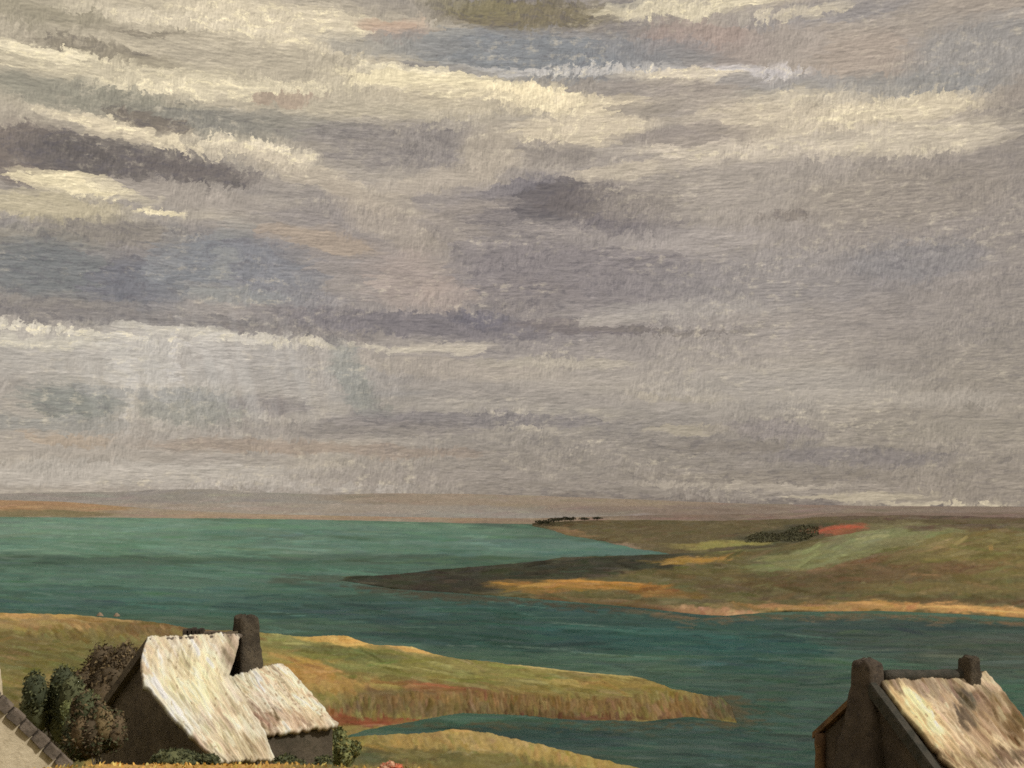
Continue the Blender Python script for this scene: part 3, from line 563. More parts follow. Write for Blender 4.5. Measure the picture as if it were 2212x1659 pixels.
def scatter(n, seed, pxr, dr, sheet, keep=None):
    rg = np.random.default_rng(seed); out = []
    for _ in range(n):
        px = rg.uniform(*pxr); d = rg.uniform(*dr); x = (px - CX) / F * d
        z = ground([sheet], x, d)
        if z is None or z < .3: continue
        py = HY + (EYE - z) / d * F
        if keep and not keep(px, py): continue
        out.append((x, d, z))
    return out
bpy.context.view_layer.update()
tufts('bank_grass', 'ochre grass on the near bank along the bottom edge', scatter(1100, 1, (60, 960), (13.6, 16.2), 'hillside'), 8, 2.8, [(184, 144, 82), (176, 138, 74), (150, 122, 66), (196, 158, 96), (120, 108, 60)], 2)
# ------------------------------------------------------------------ cottages
A3 = lambda *c: tuple(float(x) for x in c)
M_DARK = stone_mat('dark_stone_wall', (.085, .070, .052), (.13, .107, .078), 1.3, .7, dist=.06, cc=(.075, .066, .046))
M_CHIM = stone_mat('chimney_stone', (.068, .056, .042), (.12, .098, .070), 2.2, .9, dist=.07, cc=(.046, .040, .033))
M_GABLE = stone_mat('brown_gable', (.135, .112, .080), (.20, .165, .115), 1.1, .8, dist=.07, cc=(.09, .075, .060))
M_UMBER = stone_mat('umber_gable', (.082, .066, .052), (.128, .102, .078), 1.0, .8, dist=.07, cc=(.058, .048, .042))
M_SLATE = stone_mat('dark_ridge', (.055, .055, .045), (.095, .086, .07), 3.0, .6)
M_LIME = stone_mat('limewash', (.60, .51, .36), (.72, .62, .45), 1.6, .6, dist=.05, cc=(.48, .40, .28))
M_COPE = stone_mat('coping_stone', (.11, .09, .072), (.22, .18, .145), 2.0, .6, cc=(.065, .055, .045))
M_RUST = stone_mat('ochre_render', (.25, .15, .075), (.14, .085, .05), 2.5, .5)
M_ROOF = tint_mat('pale_thatch', rough=.95, spec=.08, var=.10, sx=9, sy=1.2, coords='UV', bump=.35, bscale=.03)

def plane(p, th, pitch):
    """roof plane through p facing down-slope n"""
    n = Vector((math.sin(th), -math.cos(th), 0)); nor = Vector((n.x * pitch, n.y * pitch, 1)).normalized()
    return p, nor
def hit(px, py, pl):
    p, nor = pl; o = Vector((0, 0, EYE)); r = W(px, py, 1.0) - o
    return o + r * ((p - o).dot(nor) / r.dot(nor))
def arc(poly, n):
    p = np.array(poly, float); seg = np.r_[0, np.cumsum(np.hypot(*np.diff(p, axis=0).T))]
    t = np.linspace(0, seg[-1], n); return np.stack([np.interp(t, seg, p[:, 0]), np.interp(t, seg, p[:, 1])], -1)
def roof_slab(name, left, right, pl, parent, seed, patches, nu=120, nv=150, thick=.22, amp=.05, base=(212, 206, 188), tilt=0.0, ragged=5.0, streak=1.0, slope=57, strokes=1500, specks=60):
    """thick roof slope between its left and right edges, ridged along the slope"""
    Lf, Rt = arc(left, nv), arc(right, nv); u = np.linspace(0, 1, nu)
    G = Lf[:, None, :] * (1 - u)[None, :, None] + Rt[:, None, :] * u[None, :, None]
    U, Vv = np.meshgrid(u, np.linspace(0, 1, nv))
    # ragged outline
    e1 = (fbm(U * 0 + seed, Vv * 16, seed, 3) - .5) * 2 * ragged; e2 = (fbm(U * 14, Vv * 0 + 3, seed + 2, 3) - .5) * 2 * ragged
    G[..., 0] += e1 * (np.abs(U - .5) * 2) ** 6; G[..., 1] += e2 * (np.abs(Vv - .5) * 2) ** 6
    p0, nor = pl; no = np.array(nor)
    Rr = np.stack([(G[..., 0] - CX) / F, np.ones(U.shape), -(G[..., 1] - HY) / F], -1)
    o = np.array([0, 0, EYE]); t = ((np.array(p0) - o) @ no) / (Rr @ no)
    P = o + Rr * t[..., None]
    st = fbm((U + tilt * Vv) * 13, Vv * 1.6, seed + 4, 3, .6); fn = fbm((U + tilt * Vv) * 34, Vv * 7, seed + 7, 3, .6); bl = fbm(U * 5, Vv * 5, seed + 9, 4, .6)
    hgt = (st - .5) * 1.0 + (fn - .5) * .8
    P = P + no * (hgt * amp * 2)[..., None]
    c = fieldmap(G[..., 0], G[..., 1], base, patches, seed, (10, 10), (22, 22))
    c = c + ((st - .5) * 40 * streak + (fn - .5) * 30 * streak + (bl - .5) * 44)[..., None] * np.array([1, 1, .95])
    c, bh = brush(G[..., 0], G[..., 1], c, strokes, seed + 20, L=(14, 40), w=(2.5, 6.0), ang=(slope, 7), jit=19, hue=.12)
    rgs = np.random.default_rng(seed + 30); sp = []
    for _ in range(specks):
        vv, uu = int(rgs.integers(2, nv - 2)), int(rgs.integers(2, nu - 2))
        if rgs.random() < .5 and fbm(np.array(uu / 14.), np.array(vv / 14.), seed + 31, 2) < .52: continue
        sp.append((G[vv, uu, 0], G[vv, uu, 1], rgs.uniform(2, 6), rgs.uniform(1.2, 2.6), slope + rgs.normal(0, 30), (128, 110, 88), .6))
    c, bh2 = brush(G[..., 0], G[..., 1], c, 0, seed + 33, extra=sp)
    P = P + no * (bh * amp * 1.5)[..., None]
    top = P.reshape(-1, 3); n = len(top); bot = top - no * thick
    fc = grid_faces(nv, nu); ft = fc; fb = fc[:, ::-1] + n
    i = np.arange(n).reshape(nv, nu); ring = np.r_[i[0], i[1:, -1], i[-1, -2::-1], i[-2:0:-1, 0]]; r2 = np.roll(ring, -1)
    side = np.stack([r2, ring, ring + n, r2 + n], -1)
    cols = to_albedo(c.reshape(-1, 3), .78, .86); cb = cols * np.array([.55, .5, .45])
    uv = np.stack([U, Vv], -1).reshape(-1, 2)
    # clockwise seen from above when v runs down the slope: flip so that the outside faces up
    q = mesh_obj(name, np.r_[top, bot], np.concatenate([ft[:, ::-1], fb[:, ::-1], side[:, ::-1]]), M_ROOF, parent, cols=np.r_[cols, cb], uv=np.r_[uv, uv])
    return q
def prism(name, foot, tops, mat, parent, bevel=.0):
    """walls over a footprint: foot and tops are matching lists of world points"""
    n = len(foot); V = [tuple(p) for p in foot] + [tuple(p) for p in tops]
    Fc = [tuple(range(n))[::-1], tuple(range(n, 2 * n))] + [(i, (i + 1) % n, n + (i + 1) % n, n + i) for i in range(n)]
    return mesh_obj(name, V, Fc, mat, parent, smooth=False)
def house_body(name, a, r, nv, L, mf, mb, zr, pitch, zg, mat, parent, pitchb=None):
    """gabled walls: a ridge start (x,y), r ridge direction, nv front direction; two gables joined by long walls"""
    pb = pitch if pitchb is None else pitchb
    def pt(s, m, z): return Vector((a.x + r.x * s + nv.x * m, a.y + r.y * s + nv.y * m, z))
    V = []; prof = [(mf, zg), (mf, zr - mf * pitch), (0, zr), (-mb, zr - mb * pb), (-mb, zg)]
    for s in (0, L):
        for m, z in prof: V.append(pt(s, m, z))
    Fc = [(0, 1, 2, 3, 4), (9, 8, 7, 6, 5)] + [(i, 5 + i, 5 + (i + 1) % 5, (i + 1) % 5) for i in range(5)]
    return mesh_obj(name, V, Fc, mat, parent, smooth=False)
def stack(name, base, th, w, d, z0, z1, mat, parent, flare=1.0, top=.72, flare_h=.35, lean=0.0, seed=1):
    """rounded, slightly tapered masonry stack"""
    H = z1 - z0; V = []; Fc = []; n = 32
    ts = np.linspace(0, 1, 22); key = [(0, flare), (flare_h * .5, 1 + (flare - 1) * .5), (flare_h, 1.05), (.6, 1.0), (.82, .97), (.92, .95), (.97, .88), (.99, top), (1.0, top * .5)]
    prof = [(t, float(np.interp(t, [q[0] for q in key], [q[1] for q in key]))) for t in np.r_[ts[:-1], .97, .985, 1.0]]
    for t, k in prof:
        for i in range(n):
            a = 2 * math.pi * (i + .5) / n; ca, sa = math.cos(a), math.sin(a); q = (abs(ca) ** 7 + abs(sa) ** 7) ** (-1 / 7)
            jt = 1 + float(fbm(np.array(i * .45), np.array(t * H * 5.5), seed, 3, .6) - .5) * .22
            x = ca * q * w / 2 * k * jt; y = sa * q * d / 2 * k * jt
            zz = z0 + H * t + (float(vnoise(np.array(i * .5), np.array(3.), seed)) - .5) * .10 * (t > .95)
            V.append((base.x + x * math.cos(th) - y * math.sin(th) + lean * t, base.y + x * math.sin(th) + y * math.cos(th), zz))
    for k in range(len(prof) - 1):
        for i in range(n): Fc.append((k * n + i, k * n + (i + 1) % n, (k + 1) * n + (i + 1) % n, (k + 1) * n + i))
    Fc += [tuple(range(n))[::-1], tuple(range((len(prof) - 1) * n, len(prof) * n))]
    return mesh_obj(name, V, Fc, mat, parent)
def bar(name, a, b, w, h, mat, parent, up=Vector((0, 0, 1)), seed=1, n=8):
    """uneven rounded beam from a to b"""
    rg = random.Random(seed); ax = (b - a).normalized(); sd_ = ax.cross(up).normalized(); up2 = sd_.cross(ax); V = []; Fc = []; m = 10
    for k in range(n + 1):
        p = a.lerp(b, k / n); s = rg.uniform(.86, 1.1)
        for i in range(m):
            t = 2 * math.pi * i / m; V.append(p + sd_ * math.cos(t) * w / 2 * s + up2 * math.sin(t) * h / 2 * s)
    for k in range(n):
        for i in range(m): Fc.append((k * m + i, (k + 1) * m + i, (k + 1) * m + (i + 1) % m, k * m + (i + 1) % m))
    Fc += [tuple(range(m)), tuple(range(n * m, (n + 1) * m))[::-1]]
    return mesh_obj(name, V, Fc, mat, parent)

def block(name, a, b, w, h, mat, parent, out=Vector((0, 0, 1)), seed=1):
    """hewn block or board from a to b, w across and h thick, slightly uneven"""
    rg = random.Random(seed); ax = (b - a).normalized(); sd_ = ax.cross(out).normalized(); up2 = sd_.cross(ax); V = []
    for t in (0, .06, .5, .94, 1):
        k = .84 if t in (0, 1) else 1.0
        for x, y in ((-1, -1), (1, -1), (1.0, .6), (.72, 1), (-.72, 1), (-1.0, .6)):
            V.append(a.lerp(b, t) + sd_ * x * w / 2 * k * rg.uniform(.9, 1.08) + up2 * y * h / 2 * k * rg.uniform(.88, 1.1))
    m = 6; Fc = [(k * m + i, k * m + (i + 1) % m, (k + 1) * m + (i + 1) % m, (k + 1) * m + i) for k in range(4) for i in range(m)] + [tuple(range(m))[::-1], tuple(range(4 * m, 5 * m))]
    return mesh_obj(name, V, Fc, mat, parent, smooth=False)

# --- left cottage: two pale slopes, brown gable, stout chimney
def cottage_left():
    th = R(48); r = Vector((math.cos(th), math.sin(th), 0)); nv = Vector((math.sin(th), -math.cos(th), 0)); pitch = .81
    A = W(321, 1380, 24.0); pl = plane(A, th, pitch)
    root = empty('cottage', (A.x, A.y, 22.6), th)
    tag(root, 'cottage with two pale roof slopes, brown gable and stout chimney, left of centre', 'cottage')
    left = [(320, 1378), (308, 1412), (305, 1445), (312, 1482), (360, 1536), (414, 1592), (474, 1646)]
    right = [(520, 1371), (508, 1420), (494, 1462), (534, 1528), (572, 1586), (592, 1642)]
    RP = [(500, 1410, 26, 40, 0, (150, 136, 116), .9), (345, 1400, 20, 22, 0, (186, 170, 142), .8), (430, 1388, 60, 9, 0, (186, 170, 144), .8), (420, 1470, 70, 60, 0, (214, 202, 164), .7), (540, 1620, 50, 30, 0, (176, 160, 132), .8), (480, 1600, 50, 40, 0, (190, 174, 144), .6), (500, 1540, 50, 30, 0, (204, 186, 158), .7), (320, 1440, 14, 40, 0, (176, 158, 124), .7)]  # first entry paints the chimney's shadow into the slope's colour
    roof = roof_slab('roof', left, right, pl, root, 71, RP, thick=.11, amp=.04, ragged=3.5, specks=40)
    B = hit(474, 1646, pl); mf = (Vector((B.x, B.y, 0)) - Vector((A.x, A.y, 0))).dot(nv)
    R_ = hit(520, 1371, pl); L = (R_ - A).dot(r)
    a2 = A + r * .10
    Lw = min((hit(x_, y_, pl) - A).dot(r) for x_, y_ in right) - .22
    house_body('wall', a2, r, nv, Lw, mf - .25, 2.3, A.z - .24, pitch, 21.0, M_GABLE, root)
    # rear slope
    rb = -nv; V = []
    for s in (-.08, L):
        for m, dz in ((0, 0), (2.6, -2.6 * pitch)):
            p = A + r * s + rb * m; V += [Vector((p.x, p.y, A.z + dz - .02)), Vector((p.x, p.y, A.z + dz - .22))]
    mesh_obj('rear_roof', V, [(0, 4, 6, 2), (1, 3, 7, 5), (0, 2, 3, 1), (4, 5, 7, 6), (2, 6, 7, 3), (0, 1, 5, 4)], M_GABLE, root, smooth=False)
    # lower wing
    V0 = hit(572, 1586, pl); pw = .50; pl2 = plane(V0 - Vector((0, 0, .10)), th, pw)
    l2 = [(484, 1466), (518, 1510), (556, 1568), (562, 1588)]; r2 = [(607, 1435), (646, 1474), (690, 1522), (730, 1569)]
    WP = [(600, 1470, 50, 20, 0, (208, 192, 164), .8), (560, 1560, 60, 26, 0, (150, 128, 106), .8), (640, 1560, 60, 16, 0, (178, 156, 130), .8), (650, 1500, 40, 30, 0, (212, 194, 164), .7), (690, 1535, 40, 26, 0, (216, 200, 170), .7), (520, 1500, 30, 30, 0, (200, 186, 156), .6)]
    roof_slab('wing_roof', l2, r2, pl2, root, 75, WP, nu=120, nv=90, thick=.12, amp=.05, base=(206, 197, 178), slope=45, strokes=1200, specks=70, ragged=3.5)
    Rw = hit(607, 1435, pl2); Ew = hit(730, 1569, pl2); mw = (Ew - Rw).dot(nv); s1 = (Rw - A).dot(r) - .12
    st = A + r * (s1 - 2.3) + nv * ((Rw - A).dot(nv))
    house_body('wing_wall', st, r, nv, 2.3, mw - .22, mw * .8, Rw.z - .16, pw, 21.0, M_DARK, root)
    # chimney rising through the slope
    Bc = hit(548, 1447, pl2); ztop = EYE - (1329 - HY) / F * (Bc.y + .2)
    stack('chimney', Bc - nv * .30, th, .54, .46, Bc.z - .9, ztop, M_CHIM, root, flare=1.6, flare_h=.66, seed=3)
    # dark ridge line
    bar('ridge_cap', A + r * -.02 + Vector((0, 0, -.03)), R_ + Vector((0, 0, -.03)), .16, .10, M_COPE, roof, seed=5)
cottage_left()

# --- right cottage: dark gable with chimney, flecked pale slope, second chimney
def cottage_right():
    th = R(25); r = Vector((math.cos(th), math.sin(th), 0)); nv = Vector((math.sin(th), -math.cos(th), 0)); pitch = .81
    A = W(1876, 1470, 30.0); pl = plane(A, th, pitch)
    root = empty('cottage', (A.x, A.y, 22.0), th)
    tag(root, 'cottage with dark gable, two chimneys and flecked pale roof at the lower right', 'cottage')
    left = [(1904, 1474), (1922, 1506), (1964, 1556), (2066, 1668), (2194, 1800)]
    right = [(2128, 1456), (2170, 1504), (2212, 1562), (2290, 1668), (2390, 1800)]
    RP = [(1995, 1490, 130, 22, 0, (138, 120, 100), .9), (1905, 1500, 22, 60, -40, (124, 110, 86), .9), (1960, 1520, 40, 34, 20, (222, 202, 158), 1), (1995, 1565, 40, 46, 25, (226, 206, 160), 1), (2010, 1620, 26, 50, 0, (196, 172, 134), .8), (2060, 1650, 60, 20, 0, (178, 156, 124), .8), (2110, 1520, 40, 46, 0, (136, 118, 98), .8), (2150, 1600, 60, 40, 0, (164, 140, 112), .9), (2180, 1640, 40, 20, 0, (92, 78, 64), .8), (2160, 1520, 30, 50, 30, (130, 110, 82), .8), (2200, 1560, 30, 60, 0, (112, 92, 66), .9), (2050, 1540, 26, 40, 0, (176, 154, 126), .7), (2130, 1570, 50, 26, 10, (146, 124, 98), .8), (2090, 1640, 60, 16, 10, (140, 118, 94), .8), (2040, 1600, 22, 40, -20, (212, 192, 154), .8), (2120, 1610, 50, 14, 0, (200, 178, 146), .8), (2084, 1528, 16, 44, 14, (84, 76, 64), 1)]  # last entry paints the second chimney's shadow into the roof colour
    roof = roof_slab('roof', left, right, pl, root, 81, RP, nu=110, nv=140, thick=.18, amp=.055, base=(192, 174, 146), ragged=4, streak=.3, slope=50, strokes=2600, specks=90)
    R_ = hit(2128, 1448, pl); L = (R_ - A).dot(r); B = hit(2190, 1800, pl); mf = (B - A).dot(nv)
    house_body('wall', A + r * .12, r, nv, L - .3, mf - .3, 1.98, A.z - .26, pitch, 19.0, M_UMBER, root)
    rb = -nv; V = []
    for s in (-.06, L):
        for m, dz in ((0, 0), (2.22, -2.22 * pitch)):
            p = A + r * s + rb * m; V += [Vector((p.x, p.y, A.z + dz - .02)), Vector((p.x, p.y, A.z + dz - .20))]
    mesh_obj('rear_roof', V, [(0, 4, 6, 2), (1, 3, 7, 5), (0, 2, 3, 1), (4, 5, 7, 6), (2, 6, 7, 3), (0, 1, 5, 4)], M_RUST, root, smooth=False)
    block('verge', A + nv * .05 + r * .04 + Vector((0, 0, -.14)), A + nv * mf + r * .04 + Vector((0, 0, -.14 - mf * pitch)), .30, .30, M_SLATE, roof, seed=6)
    q = A + rb * 1.97 + r * .10
    bar('corner_strip', Vector((q.x - .05, q.y, A.z - 1.80)), Vector((q.x - .05, q.y, 20.5)), .34, .34, M_RUST, root, up=Vector((0, 1, 0)), seed=8, n=10)
    c1 = A + rb * .26 + r * .20
    ch = stack('chimney', c1, th, .62, .80, A.z - 3.6, EYE - (1424 - HY) / F * c1.y, M_UMBER, root, flare=2.5, flare_h=.80, top=.8, seed=9)
    c1b = c1 + rb * .50 + r * .25
    stack('chimney_flank', c1b, th, .34, .34, A.z - 1.1, EYE - (1462 - HY) / F * c1b.y, M_RUST, ch, flare=1.2, seed=10)
    c2 = hit(2093, 1466, pl)
    stack('chimney', c2, th, .48, .5, c2.z - .7, EYE - (1418 - HY) / F * c2.y, M_CHIM, root, flare=1.05, top=.85, seed=12)
    bar('ridge_cap', hit(1906, 1462, pl) + Vector((0, 0, .02)), hit(2112, 1458, pl) + Vector((0, 0, .02)), .36, .34, M_SLATE, roof, seed=13, n=12)
cottage_right()

# --- cottage at the left edge: limewashed gable under a stone coping
def cottage_edge():
    D0 = 19.0; g = Vector((.78, .62, 0)).normalized(); inw = Vector((-.62, .78, 0)).normalized()
    ap = W(-34, 1492, D0)
    def on(px, py):           # point of the gable plane seen at px, py
        o = Vector((0, 0, EYE)); rr = W(px, py, 1.0) - o; return o + rr * ((ap - o).dot(inw) / rr.dot(inw))
    root = empty('cottage', (ap.x, ap.y, 24.0), math.atan2(g.y, g.x))
    tag(root, 'cottage with cream limewashed gable and stone coping at the left edge', 'cottage')
    e = on(122, 1640); b = on(122, 1760); half = (e - ap).dot(g); drop = ap.z - e.z
    L = 4.5; V = []
    prof = [(-half, b.z), (-half, e.z), (0, ap.z), (half, e.z), (half, b.z)]
    for s in (0, L):
        for m, z in prof: V.append(Vector((ap.x + g.x * m + inw.x * s, ap.y + g.y * m + inw.y * s, z)))
    gw = mesh_obj('gable_wall', V, [(0, 1, 2, 3, 4)[::-1], (5, 6, 7, 8, 9)] + [(i, (i + 1) % 5, 5 + (i + 1) % 5, 5 + i) for i in range(5)], M_LIME, root, smooth=False)
    for sgn in (-1, 1):
        P0 = ap + Vector((0, 0, .06)); P1 = ap + g * (half + .15) * sgn + Vector((0, 0, -drop * (half + .15) / half + .06)); V = []
        for p in (P0, P1):
            for s in (.16, L + .1): q = p + inw * s; V += [q, q - Vector((0, 0, .12))]
        mesh_obj('roof', V, [(0, 2, 6, 4), (1, 5, 7, 3), (0, 4, 5, 1), (2, 3, 7, 6), (4, 6, 7, 5), (0, 1, 3, 2)], M_SLATE, root, smooth=False)
    n = 7
    for k in range(n):
        t0, t1 = k / n + .008, (k + 1) / n - .008
        f = lambda t: ap + g * ((half + .22) * t) + Vector((0, 0, -drop * (half + .22) / half * t + .07)) + inw * .04
        block('coping_stone', f(t0), f(t1), .26, .22, M_COPE, gw, seed=20 + k)
    stack('chimney', ap + inw * .3, math.atan2(g.y, g.x), .62, .55, ap.z - .5, EYE - (1436 - HY) / F * (D0 + .3), M_LIME, root, flare=1.1, seed=40)
cottage_edge()

# ------------------------------------------------------------------ shrubs
def shrub(name, label, group, px, py_base, d, w, h, pal, n, leaf, seed, lit=None, stems=True, cat='shrub'):
    """leafy bush: w, h in survey units at distance d"""
    rg = np.random.default_rng(seed); base = W(px, py_base, d); s = d / F
    root = empty(name, base); tag(root, label, cat, group)
    rw, rh = w / 2 * s, h * s
    k = 15; cen = np.stack([rg.uniform(-.6, .6, k) * rw, rg.uniform(-.5, .5, k) * rw, rg.uniform(.3, .78, k) * rh], -1); rad = rg.uniform(.2, .38, k)
    V = []; Fc = []; C = []; P = to_albedo(np.array(pal, float), .42)
    for _ in range(int(n * 3.2)):
        c = rg.integers(k); v = rg.normal(size=3); v /= np.linalg.norm(v); rr = rad[c] * rg.uniform(.55, 1.05)
        p = cen[c] + v * np.array([rw, rw, rh * .8]) * rr
        if p[2] < 0: p[2] = rg.uniform(0, .2) * rh
        l = leaf * .46 * s * rg.uniform(.6, 1.3); a1 = rg.normal(size=3) + v * .6; a1 /= np.linalg.norm(a1); a2 = np.cross(a1, rg.normal(size=3)); a2 /= np.linalg.norm(a2)
        b = len(V); a3 = np.cross(a1, a2) * l * .25
        V += [p - a1 * l, p + a2 * l * .45 + a3, p + a1 * l, p - a2 * l * .45 + a3]; Fc += [(b, b + 1, b + 2, b + 3)]
        C += [P[rg.integers(len(P))] * rg.uniform(.85, 1.15)] * 4
    for q in range(k):                  # dense inner growth
        b = len(V); nu_, nv_ = 9, 6; base_c = P[rg.integers(len(P))]
        for j in range(nv_):
            th_ = math.pi * (j + .5) / nv_
            for i in range(nu_):
                a = 2 * math.pi * i / nu_; rr = rad[q] * .88 * rg.uniform(.86, 1.1)
                p = cen[q] + np.array([math.sin(th_) * math.cos(a) * rw, math.sin(th_) * math.sin(a) * rw, math.cos(th_) * rh * .8]) * rr
                V.append(p); C.append(base_c * rg.uniform(.85, 1.15))
        for j in range(nv_ - 1):
            for i in range(nu_): Fc.append((b + j * nu_ + i, b + j * nu_ + (i + 1) % nu_, b + (j + 1) * nu_ + (i + 1) % nu_, b + (j + 1) * nu_ + i))
    mesh_obj('foliage', V, Fc, M_LEAF, root, cols=np.array(C), smooth=True, local=True)
    V = []; Fc = []
    for q in range(6):
        t = np.array([cen[q][0] * .8, cen[q][1] * .8, cen[q][2]]); b0 = np.array([rg.normal() * .08 * rw, rg.normal() * .08 * rw, -.1 * rh]); w0 = .03 * rw
        b = len(V)
        for p, ww in ((b0, w0), ((b0 + t) / 2 + np.array([.05 * rw, 0, 0]), w0 * .7), (t, w0 * .3)):
            V += [p + np.array([ww * math.cos(a), ww * math.sin(a), 0]) for a in (0, 2.1, 4.2)]
        for m in (0, 3):
            for i in range(3): Fc.append((b + m + i, b + m + (i + 1) % 3, b + m + 3 + (i + 1) % 3, b + m + 3 + i))
    mesh_obj('stem', V, Fc, M_GABLE, root, local=True)
    return root
GRN = [(66, 68, 48), (58, 62, 44), (74, 76, 52), (50, 54, 40)]
LIT = [(88, 92, 60), (98, 100, 64), (76, 80, 54), (66, 70, 50)]
BRN = [(82, 70, 52), (70, 60, 46), (92, 80, 58), (62, 54, 42)]
shrub('shrub', 'tall dark green bush behind the coping of the left edge cottage', None, 110, 1630, 31, 190, 195, GRN, 2600, 11, 101)
shrub('shrub', 'smaller green bush partly hidden between the tall dark bush and the gable', None, 178, 1615, 30, 130, 120, LIT, 1500, 10, 102)
shrub('shrub', 'low dark bush at the foot of the brown gable', None, 215, 1645, 27, 190, 130, GRN + BRN, 2200, 11, 103)
shrub('shrub', 'brown bush rising behind the back edge of the brown gable', None, 225, 1590, 33, 200, 205, BRN, 3200, 11, 104)
shrub('shrub', 'dark green bush in front of the eave of the pale roofed cottage', None, 396, 1674, 19.5, 190, 56, GRN, 1600, 11, 105)
shrub('shrub', 'green bush under the dark wall of the lower wing', None, 655, 1676, 20.0, 150, 40, GRN + [(84, 86, 56)], 1400, 11, 106)
shrub('shrub', 'olive bush to the right of the dark wing wall', None, 735, 1664, 30, 110, 90, LIT + [(104, 96, 58)], 1300, 11, 107)
shrub('shrub', 'brown tangle filling the gap left of the brown gable', None, 282, 1560, 36, 110, 165, BRN, 1900, 11, 108)
shrub('shrub', 'brown bramble hiding the lower back edge of the brown gable', None, 205, 1650, 22.6, 150, 150, BRN + GRN[:2], 2600, 11, 110)
shrub('flower_clump', 'low clump of red flowers at the bottom edge below the wing', None, 842, 1672, 13.5, 70, 26, [(196, 98, 78), (186, 92, 70), (206, 122, 100), (170, 84, 62)], 700, 6, 109, cat='flowers')

# ------------------------------------------------------------------ far trees, wood, wall, rocks
def far_tree(px, py, d, w, h, seed, group, label):
    rg = np.random.default_rng(seed); x = (px - CX) / F * d; z = ground(['far_headland'], x, d)
    if z is None: z = W(px, py, d).z
    s = d / F; root = empty('tree', (x, d, z)); tag(root, label, 'tree', group)
    V = []; Fc = []; C = []; P = to_albedo(np.array([(52, 54, 40), (44, 46, 36), (62, 62, 44)], float))
    for _ in range(160):
        v = rg.normal(size=3); v /= np.linalg.norm(v); v *= rg.uniform(.4, 1)
        p = np.array([v[0] * w * .5, v[1] * w * .5, h * (.62 + v[2] * .38)]) * s; l = 1.6 * s * rg.uniform(.7, 1.4)
        a1 = rg.normal(size=3); a1 /= np.linalg.norm(a1); a2 = np.cross(a1, rg.normal(size=3)); a2 /= np.linalg.norm(a2); b = len(V)
        V += [p - a1 * l, p + a2 * l * .6, p + a1 * l, p - a2 * l * .6]; Fc.append((b, b + 1, b + 2, b + 3)); C += [P[rg.integers(3)]] * 4
    mesh_obj('crown', V, Fc, M_LEAF, root, cols=np.array(C), smooth=False, local=True)
    V = [(math.cos(a) * r_, math.sin(a) * r_, zz) for zz, r_ in ((-1.5, .7 * s), (h * .7 * s, .3 * s)) for a in (0, 1.57, 3.14, 4.71)]
    mesh_obj('trunk', V, [(i, (i + 1) % 4, 4 + (i + 1) % 4, 4 + i) for i in range(4)], M_GABLE, root, local=True)
TREES = ['outermost small dark tree at the tip of the far headland', 'second small dark tree from the tip of the far headland', 'third small dark tree from the tip of the far headland',
         'fourth small dark tree from the tip of the far headland', 'fifth small dark tree from the tip of the far headland', 'sixth small dark tree from the headland tip, last of the close row',
         'low dark tree just right of the close row on the far headland', 'low dark tree standing apart, rightmost on the far headland tip']
for k, (px, d) in enumerate([(1166, 1700), (1180, 1640), (1194, 1600), (1207, 1560), (1220, 1540), (1233, 1500), (1262, 1470), (1290, 1440)]):
    far_tree(px, 1130, d, 25, 11 if k < 6 else 7, 200 + k, 'trees at the tip of the far headland', TREES[k])
def wood():
    rg = np.random.default_rng(5); V = []; Fc = []; C = []; P = to_albedo(np.array([(66, 66, 50), (60, 60, 45), (74, 72, 52)], float), .5)
    for _ in range(4500):
        px = rg.uniform(1610, 1768); d = rg.uniform(880, 1150); x = (px - CX) / F * d; z = ground(['far_headland'], x, d)
        if z is None: continue
        py = HY + (EYE - z) / d * F
        if abs(py - (1176 - (px - 1600) * .17)) > 13 + 5 * math.sin(px * .07): continue
        s = d / F; p = np.array([x, d, z + rg.uniform(.2, 2.5) * s]); l = 2.2 * s * rg.uniform(.6, 1.3)
        a1 = rg.normal(size=3); a1 /= np.linalg.norm(a1); a2 = np.cross(a1, rg.normal(size=3)); a2 /= np.linalg.norm(a2); b = len(V)
        V += [p - a1 * l, p + a2 * l * .6, p + a1 * l, p - a2 * l * .6]; Fc.append((b, b + 1, b + 2, b + 3)); C += [P[rg.integers(3)]] * 4
    tag(mesh_obj('wood', V, Fc, M_LEAF, cols=np.array(C), smooth=False), 'dark far-off wood below the red field', 'wood', kind='stuff')
wood()
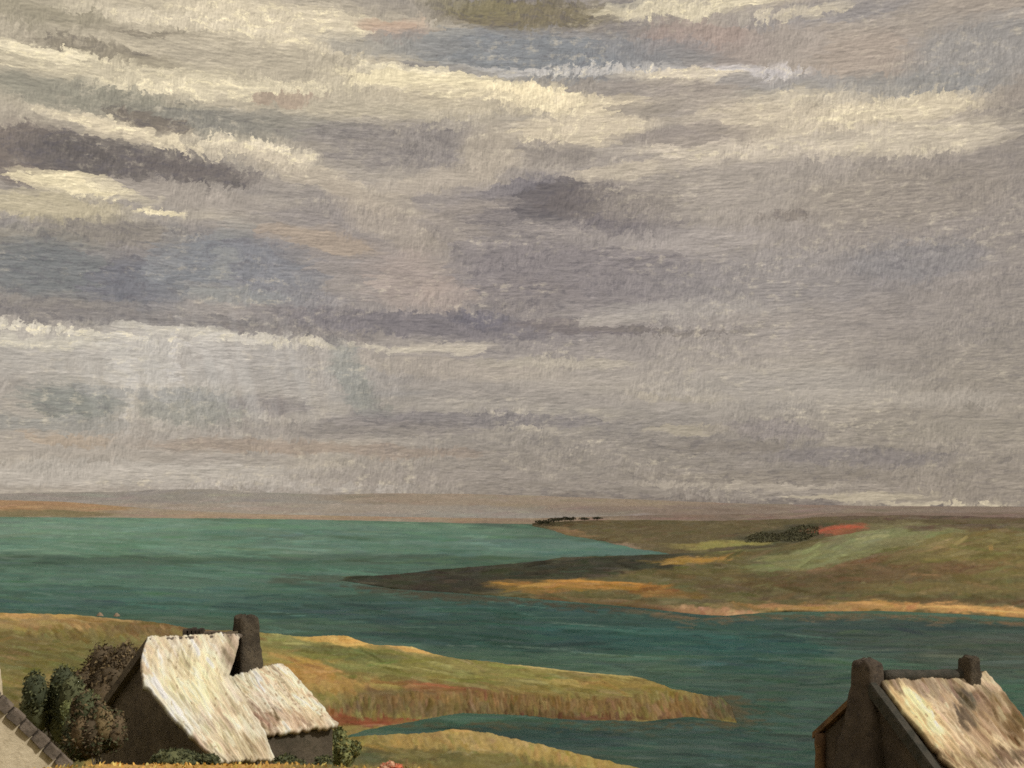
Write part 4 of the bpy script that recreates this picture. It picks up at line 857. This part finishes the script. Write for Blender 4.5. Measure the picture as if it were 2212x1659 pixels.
def rock(name, label, group, px, py, d, w, h, seed, mat, parent=None, cat='rock', sink=.3):
    rg = random.Random(seed); s = d / F; c = W(px, py, d); V = []; Fc = []; n, m = 9, 5
    for k in range(m):
        t = k / (m - 1); rr = [1.0, 1.05, .9, .62, .18][k]
        for i in range(n):
            a = 2 * math.pi * i / n; q = rr * rg.uniform(.8, 1.15)
            V.append((c.x + math.cos(a) * w / 2 * s * q, c.y + math.sin(a) * w / 2 * s * q, c.z - h * s * sink + h * s * (1 + sink) * t))
    for k in range(m - 1):
        for i in range(n): Fc.append((k * n + i, k * n + (i + 1) % n, (k + 1) * n + (i + 1) % n, (k + 1) * n + i))
    Fc.append(tuple(range((m - 1) * n, m * n)))
    o = mesh_obj(name, V, Fc, mat, parent, smooth=False)
    if parent is None: tag(o, label, cat, group)
    return o
M_ROCK = stone_mat('shore_rock', (.26, .19, .13), (.36, .27, .19), .6, .4)
M_WALLS = stone_mat('field_wall', (.055, .046, .042), (.10, .082, .066), .8, .5)
rock('rock', 'small brown rock in the sea off the left point, nearer the point', None, 252, 1331, 303, 13, 7, 1, M_ROCK)
rock('rock', 'small brown rock in the sea off the left point, farther left', None, 216, 1330, 304, 14, 7, 2, M_ROCK)
wl = empty('field_wall', W(440, 1368, 205)); tag(wl, 'low dark drystone wall on the point behind the pale roof', 'wall')
rgw = random.Random(8)
for k in range(15):
    px = 402 + k * 8.6; h_ = (17 if k < 5 else 10) * rgw.uniform(.85, 1.1); q = W(px, 1374, 205); sc = 205 / F
    hx, hy, hz = 5.6 * sc * rgw.uniform(.9, 1.15), 5 * sc, h_ * sc; V = []
    for z_, k_ in ((-.4, 1.0), (.75, 1.0), (1.0, .8)):
        for a_, b_ in ((-1, -1), (1, -1), (1, 1), (-1, 1)): V.append((q.x + a_ * hx * k_ * rgw.uniform(.9, 1.08), q.y + b_ * hy * k_, q.z + hz * z_ * rgw.uniform(.93, 1.05)))
    Fc = [(0, 1, 5, 4), (1, 2, 6, 5), (2, 3, 7, 6), (3, 0, 4, 7), (4, 5, 9, 8), (5, 6, 10, 9), (6, 7, 11, 10), (7, 4, 8, 11), (8, 9, 10, 11)]
    mesh_obj('stone', V, Fc, M_WALLS if k < 5 else M_COPE, wl, smooth=False)
